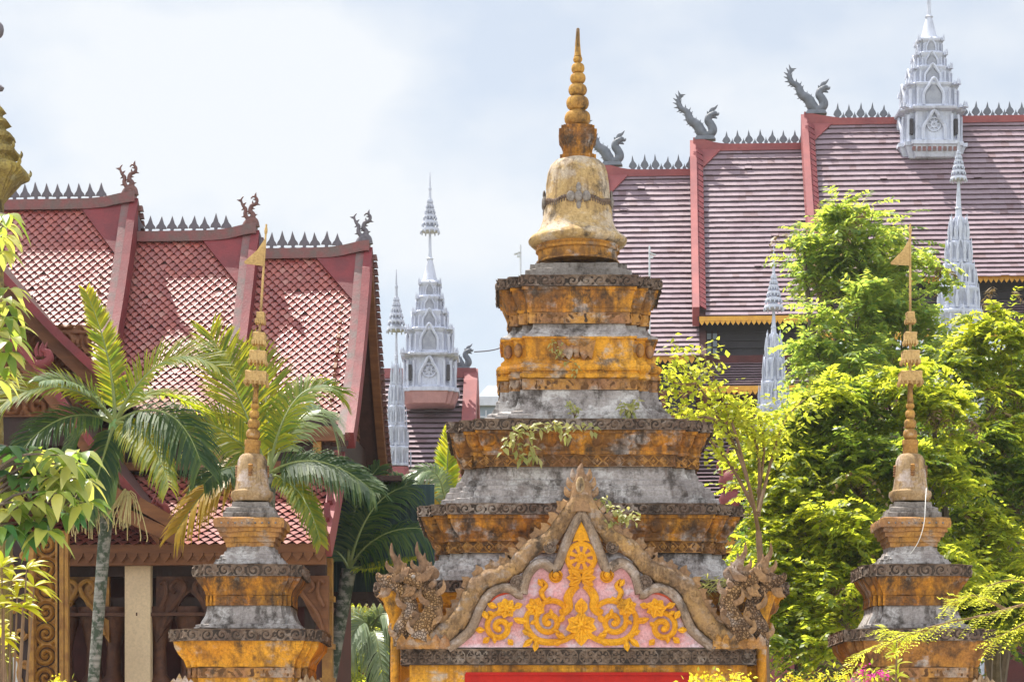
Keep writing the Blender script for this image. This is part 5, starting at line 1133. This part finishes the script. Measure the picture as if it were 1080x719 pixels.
def palm(label, Y, base_px, crown_px, fronds, w0, w1, shaft=None, leaf=.6, strands=None, group='palms', nl=92, wdt=.030, mat='palm'):
    k = Y/F; cr = P(*crown_px, Y); b = P(base_px, 0, Y); rg = np.random.default_rng(int(crown_px[0]*7)); root = thing('palm_tree', (b.x, Y, 0), label, 'palm tree', group)
    sb = P(*shaft, Y) if shaft else cr
    mb = MB(); mb.tube(spline([Vector((b.x, Y, -.05)), Vector(((b.x*.6+sb.x*.4), Y, sb.z*.45)), sb], 8), lerps([w0*1.35*k, w0*k, w1*k], 17), 14); mb.build('trunk', 'palm_trunk', root, 50)
    if shaft: mb = MB(); mb.tube(spline([sb, sb.lerp(cr, .5), cr+Vector((0, 0, .05))], 6), lerps([w1*1.0*k, w1*1.25*k, w1*1.15*k, w1*.6*k], 13), 14); mb.build('crownshaft', 'crownshaft', root, 50)
    for fr in fronds:
        (cx, cy), (tx, ty), dep = fr[0], fr[1], fr[2]; lf = fr[3] if len(fr) > 3 else leaf; mt = fr[4] if len(fr) > 4 else mat; hang = fr[5] if len(fr) > 5 else .25
        p0, p1, p2 = np.array(cr), np.array(P(cx, cy, Y+dep*.5)), np.array(P(tx, ty, Y+dep))
        n = nl; t = np.linspace(0, 1, n)[:, None]; pt = (1-t)**2*p0+2*t*(1-t)*p1+t**2*p2; tg = 2*(1-t)*(p1-p0)+2*t*(p2-p1); tg /= np.linalg.norm(tg, axis=1, keepdims=True)
        mb = MB(); mb.tube([Vector(p) for p in pt[::3]], lerps([.030, .022, .014, .009, .004], len(pt[::3])), 6); fo = mb.build('frond', 'rachis', root, 50)
        nm = np.array([.0, -.62, .78])+rg.normal(0, .12, 3); sd = np.cross(tg, nm); sd /= np.linalg.norm(sd, axis=1, keepdims=True); up = np.cross(sd, tg)
        vs, fs = [], []
        for i in range(int(n*.12), n):
            tt = i/(n-1); L_ = lf*(.35+.65*math.sin(math.pi*min(1, .12+tt*.80)))*rg.uniform(.9, 1.08)
            for s in (1, -1):
                if rg.random() < .03: continue
                d = sd[i]*s*(1-.30*tt)+tg[i]*(.45+.55*tt)+up[i]*.30+rg.normal(0, .06, 3); d /= np.linalg.norm(d); a = pt[i]; w = wdt*rg.uniform(.8, 1.15)
                side = np.cross(d, up[i]); side /= np.linalg.norm(side); h = hang*rg.uniform(.6, 1.3)
                m1 = a+d*L_*.35-np.array([0, 0, 1])*L_*h*.10; m2 = a+d*L_*.70-np.array([0, 0, 1])*L_*h*.45; e = a+d*L_*.97-np.array([0, 0, 1])*L_*h*1.05; b0 = len(vs)
                vs += [a-side*w*.25, a+side*w*.25, m1-side*w*.5, m1+side*w*.5, m2-side*w*.38, m2+side*w*.38, e]; fs += [(b0, b0+1, b0+3, b0+2), (b0+2, b0+3, b0+5, b0+4), (b0+4, b0+5, b0+6)]
        mb = MB(); mb.add(vs, fs); mb.build('leaflets', mt, fo)
    for px, py in (strands or []):
        mb = MB(); o = P(px, py, Y-.12)
        for q in range(34):
            a = rg.uniform(0, 6.28); e = o+Vector((math.cos(a)*.26*rg.uniform(.3, 1), math.sin(a)*.2, -.45*rg.uniform(.5, 1.3))); mb.tube(spline([sb+Vector((0, -.1, -.02)), o.lerp(e, .25)+Vector((0, 0, .14)), e+Vector((0, 0, .12)), e], 3), .006, 4)
        mb.build('flower_strands', 'strand', root)
    return root
# broad single leaves
def broad(mb, base, d, nrm, ln, wd, droop=.4, n=5):
    d, nrm = Vector(d).normalized(), Vector(nrm); s = d.cross(nrm).normalized(); nn = s.cross(d); cen, ed = [], []
    pr = (0.06, .62, 1., .9, .55, .03) if n == 5 else (.05, 1, .05); k = len(pr)-1; vs = []
    for i, w in enumerate(pr):
        t = i/k; p = Vector(base)+d*ln*t-Vector((0, 0, 1))*ln*droop*t*t; vs += [p-s*wd*.5*w+nn*wd*.14*w, p, p+s*wd*.5*w+nn*wd*.14*w]
    fs = []
    for i in range(k):
        for j in (0, 1): a = i*3+j; fs.append((a, a+1, a+4, a+3))
    mb.add(vs, fs)
def whorl(mb, c, rnd_, nl, ln, wd, el=.25, droop=.45, face=None):
    a0 = rnd_.uniform(0, 6.28)
    for q in range(nl):
        az = a0+q*2*math.pi/nl+rnd_.uniform(-.3, .3); e = el+rnd_.uniform(-.3, .3); d = Vector((math.cos(az)*math.cos(e), math.sin(az)*math.cos(e)*.9, math.sin(e)))
        broad(mb, Vector(c)+d*.03, d, Vector((rnd_.uniform(-.3, .3), -.35, 1)), ln*rnd_.uniform(.7, 1.15), wd*rnd_.uniform(.8, 1.15), droop*rnd_.uniform(.6, 1.3))
RG = random.Random(21)

# ---- palms
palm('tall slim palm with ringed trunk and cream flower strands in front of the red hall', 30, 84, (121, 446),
     [((122, 380), (91, 308), .3, .30, 'palm', .05), ((66, 375), (-10, 436), -.6, .58, 'palm', .2), ((65, 420), (20, 478), -.9, .5, 'palm_shade', .4), ((85, 392), (44, 402), -1.0, .36, 'palm_pale', .3),
      ((168, 350), (228, 386), -.5, .58, 'palm', .2), ((185, 405), (212, 488), -.9, .62, 'palm_shade', .6), ((158, 440), (178, 512), -1.2, .36, 'palm', .6), ((150, 395), (206, 430), .9, .6, 'palm', .3), ((90, 420), (70, 500), .7, .5, 'palm_shade', .6), ((112, 470), (92, 540), -.5, .35, 'palm_shade', .6)],
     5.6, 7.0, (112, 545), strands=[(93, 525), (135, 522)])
palm('bushy palm with yellow-green fronds growing behind the left small stupa', 31.5, 276, (283, 500),
     [((255, 420), (222, 352), .4, .80, 'palm', .15), ((225, 430), (190, 448), -.5, .7, 'palm', .3), ((305, 385), (356, 414), .3, .62, 'palm', .45), ((330, 395), (352, 452), 1., .5, 'palm_pale', .5), ((335, 465), (394, 518), -.6, .52, 'palm_shade', .5), ((330, 480), (394, 512), -.2, .42, 'palm_pale', .3), ((322, 505), (338, 572), -.8, .30, 'palm', .4), ((240, 470), (186, 560), -.2, .55, 'palm_yellow', .6), ((262, 440), (205, 470), .8, .6, 'palm', .4), ((290, 420), (262, 365), 1., .7, 'palm', .2), ((240, 480), (215, 510), -1., .5, 'palm_shade', .5)],
     7, 8, None)
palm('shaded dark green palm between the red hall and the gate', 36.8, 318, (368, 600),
     [((400, 545), (462, 560), -.4, .75, 'palm_shade', .9), ((385, 520), (432, 512), .2, .7, 'palm_shade', .6), ((365, 530), (400, 492), .5, .6, 'palm_shade', .5), ((395, 600), (436, 590), -.8, .35, 'palm', .2), ((350, 560), (330, 600), .2, .6, 'palm_shade', .7), ((400, 590), (440, 630), .6, .6, 'palm_shade', .5)], 7, 8, None)
palm('small glossy palm in the bright garden gap left of the gate', 43, 392, (392, 668),
     [((400, 630), (425, 660), -.4, .55, 'palm_pale', .8), ((385, 635), (362, 690), -.5, .6, 'palm_pale', .8), ((395, 650), (405, 720), -.8, .5, 'palm_pale', .6), ((380, 640), (352, 655), .4, .6, 'palm', .5), ((400, 640), (418, 640), .5, .6, 'palm', .4)], 5, 6, None)
palm('small palm with one bright upright leaf in front of the far striped roof', 42, 474, (472, 545),
     [((470, 500), (474, 455), .2, .35, 'palm', .05), ((465, 470), (432, 510), -.3, .45, 'palm_pale', .6), ((485, 500), (500, 520), .4, .4, 'palm', .4), ((455, 505), (420, 520), -.5, .35, 'palm_yellow', .3), ((450, 520), (410, 500), .3, .4, 'palm_shade', .3)], 5, 6, None)

# ---- trees on the right
tree('leafy_tree', 905, [(908, 262, 55, 46), (876, 300, 46, 46, .5), (950, 300, 42, 45, .3), (900, 345, 62, 46), (950, 360, 48, 40, -.5), (880, 395, 60, 35), (848, 262, 22, 18)], 46, 2.6, 120, .60, ['leaf_tall'], 'tall soft-green tree in front of the plum roof, crown topping the others', seed=5, leaf=.15, wid=.07, npair=9, nsp=11)
tree('leafy_tree', 1010, [(880, 440, 62, 40), (945, 425, 50, 40), (985, 440, 40, 40), (835, 510, 52, 42), (905, 505, 62, 45), (980, 520, 50, 50), (860, 575, 62, 50), (935, 585, 60, 50), (990, 610, 50, 40), (800, 500, 22, 22), (820, 560, 30, 30), (880, 640, 60, 40), (830, 630, 40, 45), (815, 470, 32, 28), (835, 545, 36, 34), (805, 600, 26, 36), (850, 680, 50, 34), (850, 450, 34, 26)], 35, 2.7, 270, .46, ['leaf_tree', 'leaf_mid'], 'broad yellow-green tree right behind the small stupa on the right', seed=8, top=.7, leaf=.125, wid=.058, nsp=13)
tree('leafy_tree', 1052, [(1040, 372, 50, 40), (1068, 430, 45, 48), (1010, 395, 35, 32), (1035, 480, 50, 42), (1072, 520, 45, 50), (1035, 570, 55, 45), (1060, 640, 55, 50), (1020, 660, 45, 40)], 37, 2.7, 150, .46, ['leaf_tree', 'leaf_mid'], 'dense yellow-green tree running off the right edge of the photo', seed=11, top=.7, leaf=.13, wid=.06, nsp=13)
tree('leafy_tree', 930, [(840, 560, 60, 70), (900, 520, 70, 70), (980, 500, 70, 70), (1040, 520, 70, 80), (840, 660, 60, 60), (920, 640, 80, 70), (1010, 640, 80, 70), (1080, 430, 50, 60), (790, 640, 30, 60)], 43, 2.0, 260, .85, ['leaf_shade'], 'dark shaded tree filling the gaps behind the bright right-hand foliage', seed=14, step=0, nsp=11, npair=8, leaf=.15, wid=.065)
# young sapling with sparse lime leaves
Ysp = 32.; bs = P(812, 0, Ysp); sp_ = thing('young_tree', (bs.x, Ysp, 0), 'sparse young tree with pale lime leaves just right of the big stupa', 'tree')
mb = MB(); lm_c, lm_d, lm_n, lm_l, lm_w = [], [], [], [], []; rg = np.random.default_rng(3)
mb.tube(spline([Vector((bs.x, Ysp, -.1)), P(808, 700, Ysp), P(800, 560, Ysp)], 6), lerps([.07, .05, .04], 13), 8)
for pts in ([(800, 560), (788, 505), (765, 450), (735, 405), (708, 376)], [(795, 535), (770, 490), (745, 460), (712, 430)], [(788, 505), (775, 455), (762, 420), (742, 374)], [(800, 545), (800, 480), (786, 440), (775, 425)], [(800, 540), (815, 480), (830, 440), (850, 420)], [(800, 520), (806, 470), (800, 440)], [(765, 450), (745, 440), (728, 445), (715, 455)], [(765, 450), (780, 440), (798, 455)], [(735, 405), (716, 405), (700, 398)]):
    q = spline([P(x, y, Ysp+rg.normal(0, .15)) for x, y in pts], 6); n = len(q); mb.tube(q, lerps([.03, .018, .006], n), 6)
    for i in range(int(n*.4), n):
        for _ in range(19):
            o = np.array(q[i])+rg.normal(0, .13, 3); lm_c.append(o); lm_d.append(rg.normal(0, 1, 3)*[1, 1, .5]+[0, 0, -.2]); lm_n.append(rg.normal(0, .5, 3)+[0, -.3, 1]); l = rg.uniform(.07, .13); lm_l.append(l); lm_w.append(l*.62)
mb.build('trunk', 'twig', sp_, 50); leaves('crown', lm_c, lm_d, lm_n, lm_l, lm_w, 'leaf_young', sp_, .1)
# feathery branch reaching in from a tree beyond the right edge
Yf = 17.; bf = P(1190, 0, Yf); ff = thing('feathery_tree', (bf.x, Yf, 0), 'near feathery-leaved branch reaching in from the lower right edge', 'tree')
mb = MB(); mb.tube(spline([Vector((bf.x, Yf, -.1)), P(1188, 800, Yf), P(1185, 640, Yf)], 6), lerps([.05, .035, .014], 13), 8); rg = np.random.default_rng(9); cc, rr = [], []
acc = [[] for _ in range(5)]
for pts in ([(1185, 640), (1110, 632), (1040, 648), (970, 664), (905, 690)], [(1120, 634), (1075, 612), (1040, 618)], [(1060, 642), (1030, 628), (1005, 634)], [(1110, 640), (1085, 655), (1050, 672)], [(990, 660), (960, 668), (935, 664)]):
    q = spline([P(x, y, Yf+rg.normal(0, .08)) for x, y in pts], 7); n = len(q); mb.tube(q, lerps([.014, .009, .003], n), 5)
    for i in range(2, n):
        for s in (1, -1):
            L_ = rg.uniform(.10, .19); t = np.array((q[i]-q[i-1]).normalized()); d0 = t*.8+np.array([0, s*.7, rg.normal(-.1, .3)]); m = 9; tt = np.linspace(.1, 1, m)[:, None]; p = np.array(q[i])+d0*L_*tt-np.array([0, 0, 1])*L_*.3*tt**2
            for s2 in (1, -1):
                sd = np.cross(d0, [0, 0, 1.]); acc[0].append(p); acc[1].append(np.tile(d0*.5+sd*s2, (m, 1))+rg.normal(0, .15, (m, 3))); acc[2].append(np.tile([0, -.2, 1.], (m, 1))+rg.normal(0, .2, (m, 3))); acc[3].append(rg.uniform(.028, .045, m)); acc[4].append(rg.uniform(.011, .016, m))
mb.build('trunk', 'twig', ff, 50); leaves('crown', *[np.concatenate(x) for x in acc], 'leaf_young', ff)
# bright garden shrubs seen through the gap left of the gate
for i, (x, y, rx, ry, Yg, lb) in enumerate(((372, 672, 26, 42, 52, 'sunlit lime-green shrub nearest the hall pillars in the garden gap'), (412, 690, 24, 40, 55, 'sunlit lime-green shrub close to the gate pier in the garden gap'))):
    tree('garden_shrub', x, [(x, y, rx, ry), (x-6, y+50, rx, ry)], Yg, .9, 46, .42, ['leaf_young', 'leaf_tree'], lb, 'shrub', 30+i, trunk_r=.06, leaf=.12, wid=.05, step=0, group='garden shrubs')
tree('leafy_tree', 392, [(392, 640, 60, 50), (380, 700, 60, 50), (420, 720, 40, 60)], 66, 1.5, 60, .9, ['leaf_tree'], 'distant green tree at the back of the garden gap', seed=41, step=0, leaf=.2, wid=.09)
# cordyline with pink tips
cb = P(412, 0, 39.); cy = thing('cordyline', (cb.x, 39, 0), 'pink and green sword-leaved plant between the dark palm and the far roof', 'plant'); mb = MB(); mb.tube([Vector((cb.x, 39, 0)), P(414, 535, 39)], [.05, .03], 8); mb.build('stem', 'twig', cy, 50)
for mt, k_ in (('magenta', 5), ('leaf_tree', 9)):
    mb = MB()
    for q in range(k_):
        a = RG.uniform(.5, 2.6); d = Vector((math.cos(a), RG.uniform(-.5, .3), math.sin(a))); broad(mb, P(414, 536, 39), d, (0, -1, .3), RG.uniform(.4, .62), .09, .25)
    mb.build('sword_leaves', 'pink_trim' if mt == 'magenta' else mt, cy, 50)
# ---- broad-leaved plants on the left
Yb = 19.; bb_ = P(-40, 0, Yb); br_ = thing('broadleaf_tree', (bb_.x, Yb, 0), 'near broad-leaved tree with pale variegated leaves hanging in from the left edge', 'tree')
mb = MB(); mb.tube(spline([Vector((bb_.x, Yb, -.1)), P(-38, 600, Yb), P(-30, 400, Yb), P(-24, 220, Yb)], 6), lerps([.09, .07, .05, .03], 19), 8); pale, dark = MB(), MB()
for x, y, m in ((84, 478, 0), (62, 480, 0), (40, 490, 0), (70, 505, 0), (30, 530, 0), (55, 535, 0), (15, 500, 1), (5, 520, 0), (20, 560, 1), (0, 555, 1), (48, 560, 0), (8, 470, 1), (72, 540, 1), (30, 505, 1), (78, 490, 0), (50, 505, 0), (88, 505, 0), (20, 480, 0), (45, 475, 0), (60, 520, 0), (12, 540, 0), (35, 550, 1), (90, 530, 0), (6, 226, 0), (2, 250, 0), (4, 238, 0), (-2, 265, 0), (2, 318, 0), (8, 322, 0), (10, 358, 0), (-4, 350, 0), (2, 388, 0), (8, 305, 0), (3, 335, 0), (14, 345, 0), (6, 372, 0), (-4, 400, 0)):
    c = P(x, y, Yb+RG.uniform(-.3, .3)); mb.tube(spline([P(-30, min(y+40, 560), Yb), (P(-30, y+20, Yb)+c)/2+Vector((0, 0, .06)), c], 4), lerps([.018, .012, .005], 9), 5); sm = .85 if y < 420 else 1.
    whorl(pale if not m else dark, c, RG, 9, .205*sm, .10*sm, .0, .75)
mb.build('trunk', 'bark', br_, 50); pale.build('crown', 'broad', br_, 40); dark.build('crown', 'broad_dark', br_, 40)
cr_ = thing('croton_shrub', tuple(P(5, 0, 18.).xy)+(0,), 'bright yellow-green croton bush low at the left edge', 'shrub'); mb = MB(); st = MB(); bse = Vector((P(5, 0, 18).x, 18, 0))
for x, y in ((28, 600), (12, 612), (2, 598), (36, 618), (18, 630), (4, 640), (-8, 620), (24, 640), (0, 672), (-10, 660)):
    c = P(x, y, 18+RG.uniform(-.2, .2)); st.tube(spline([bse, (bse+c)/2+Vector((0, 0, .1)), c], 4), lerps([.02, .012, .006], 9), 5)
    for q in range(11):
        a = RG.uniform(-.5, 3.6); d = Vector((math.cos(a), RG.uniform(-.7, .4), math.sin(a)*.55)); broad(mb, c, d, (0, -.5, 1), RG.uniform(.14, .24), .042, .4)
st.build('stem', 'twig', cr_, 50); mb.build('crown', 'croton', cr_, 40)
# ---- flowering bushes along the lower edge
def bush(name, xs, Y, mat, lf, label, cat, sz, n=60):
    c0 = P(sum(x for x, y in xs)/len(xs), 0, Y); root = thing(name, (c0.x, Y, 0), label, cat); st, c_, d_, n_, l_, w_ = MB(), [], [], [], [], []; rg = np.random.default_rng(int(xs[0][0])); g_ = [[] for _ in range(5)]
    for x, y in xs:
        c = P(x, y, Y+rg.uniform(-.15, .15)); st.tube(spline([Vector((c0.x, Y, 0)), (Vector((c0.x, Y, 0))+c)/2+Vector((rg.normal(0, .1), 0, .1)), c], 4), lerps([.02, .012, .005], 9), 5)
        c_, d_, n_, l_, w_ = [], [], [], [], []
        for _ in range(n): c_.append(np.array(c)+rg.normal(0, sz*.5, 3)); d_.append(rg.normal(0, 1, 3)); n_.append(rg.normal(0, 1, 3)); l = sz*rg.uniform(.4, .7); l_.append(l); w_.append(l*.8)
        leaves('flower_head', c_, d_, n_, l_, w_, mat, root, .15)
        for _ in range(n): 
            o = np.array(c)+rg.normal(0, sz*1.2, 3)-[0, 0, sz*3*rg.random()]; g_[0].append(o); g_[1].append(rg.normal(0, 1, 3)); g_[2].append([0, -.3, 1]+rg.normal(0, .4, 3)); g_[3].append(.06); g_[4].append(.028)
    st.build('stem', 'twig', root, 50); leaves('foliage', *g_, lf, root)
bush('flowering_bush', [(908, 710), (915, 715), (926, 710), (934, 713), (912, 705), (920, 720), (900, 722)], 21., 'magenta', 'leaf_tree', 'magenta bougainvillea sprig in front of the right small stupa', 'bush', .045, 26)
bush('flowering_bush', [(732, 716), (745, 714), (760, 716), (775, 714), (788, 717), (752, 722), (770, 722), (834, 715), (842, 718)], 21.5, 'yellow_fl', 'leaf_young', 'yellow-flowered bush along the bottom edge right of the red door frame', 'bush', .05, 30)
bush('flowering_bush', [(868, 714), (882, 712), (892, 716), (858, 718)], 21.8, 'yellow_fl', 'leaf_young', 'smaller yellow-flowered bush left of the magenta bougainvillea', 'bush', .045, 26)
bush('flowering_bush', [(60, 716), (4, 680), (68, 722)], 20., 'yellow_fl', 'leaf_young', 'yellow sprig of flowers low beside the gilded pillar on the left', 'bush', .04, 18)
sd = thing('seedling', tuple(P(946, 0, 20.).xy)+(0,), 'light green young shoot rising in front of the right small stupa', 'plant'); mb = MB(); c = P(946, 672, 20); mb.tube([P(944, 980, 20), P(945, 720, 20), c], [.014, .01, .005], 6); mb.build('stem', 'twig', sd, 50)
mb = MB()
for q in range(26):
    t = RG.random(); a = RG.uniform(-.3, 3.4); broad(mb, P(946, 672+45*t, 20), Vector((math.cos(a), RG.uniform(-.6, .5), math.sin(a)*.6+.1)), (0, -.4, 1), RG.uniform(.08, .16), .035, .3)
mb.build('crown', 'leaf_young', sd, 40)
# ---- weeds rooted in the ledges of the big stupa
def weed(label, root_px, Yw, trails, n=7, ln=.075, kind='weed'):
    o = P(*root_px, Yw); r = thing('weed', tuple(o), label, 'weed', 'weeds growing on the big stupa'); st, lf = MB(), MB()
    for tr in trails:
        q = spline([o]+[P(x, y, Yw+RG.uniform(-.1, .02)) for x, y in tr], 5); st.tube(q, lerps([.008, .005, .002], len(q)), 5)
        for i in range(2, len(q)):
            for _ in range(n if i % 2 else 2): a = RG.uniform(0, 6.28); broad(lf, q[i]+Vector((RG.uniform(-.04, .04), RG.uniform(-.05, 0), RG.uniform(-.04, .04))), Vector((math.cos(a), RG.uniform(-.6, .1), math.sin(a)*.6-.2)), (RG.uniform(-.5, .5), -.6, .8), ln*RG.uniform(.6, 1.2), ln*.55, .4, 2)
    st.build('stem', 'twig', r, 50); lf.build('leaves', 'weed', r, 40)
ya = GY-Wm(139)*DR-.05
weed('pale trailing weed hanging over the left half of the second cornice', (560, 448), ya, [[(545, 452), (535, 462), (530, 474)], [(550, 455), (546, 472), (552, 484)], [(575, 450), (590, 452), (600, 458)], [(585, 448), (610, 450), (624, 452)], [(560, 470), (566, 482)]], 2, .085)
weed('small green tuft on the grey slope above the right of the second cornice', (664, 442), ya+.25, [[(660, 432), (655, 428)], [(668, 430), (672, 424)], [(664, 428)]], 3, .07)
weed('tiny weed on the slope above the second cornice, left of centre', (606, 440), ya+.2, [[(604, 430), (600, 424)], [(610, 430)]], 2, .06)
weed('faint weed beside the winged mask on the waist of the stupa', (590, 378), GY-Wm(80)*DR-.03, [[(586, 370), (584, 362)], [(592, 366)], [(606, 384), (608, 396)]], 2, .05)
weed('straw-pale weed bunch under the third cornice right of the apex ornament', (648, 540), YP-.1, [[(640, 532), (632, 526)], [(655, 540), (668, 542)], [(645, 548), (640, 552)], [(660, 545), (672, 548)]], 3, .07)
gw = P(752, 622, YP+.05); r = thing('weed', tuple(gw), 'grassy grey-green tuft in front of the right end of the fourth cornice', 'weed', 'weeds growing on the big stupa'); mb = MB()
for q in range(60):
    x0_ = gw+Vector((RG.uniform(-.18, .18), RG.uniform(-.1, .05), RG.uniform(0, .1))); a = RG.uniform(-1, 1); broad(mb, x0_, Vector((a*.7, -.3, RG.uniform(-.2, 1))), (0, -1, .2), RG.uniform(.12, .26), .012, .7)
mb.build('grass_blades', 'weed', r)

# ---- the humid air between the viewer and the far halls
mb = MB(); mb.box((0, 62, 16.5), (130, 140, 35)); hz = mb.build('haze', 'haze', None); hz['kind'] = 'stuff'
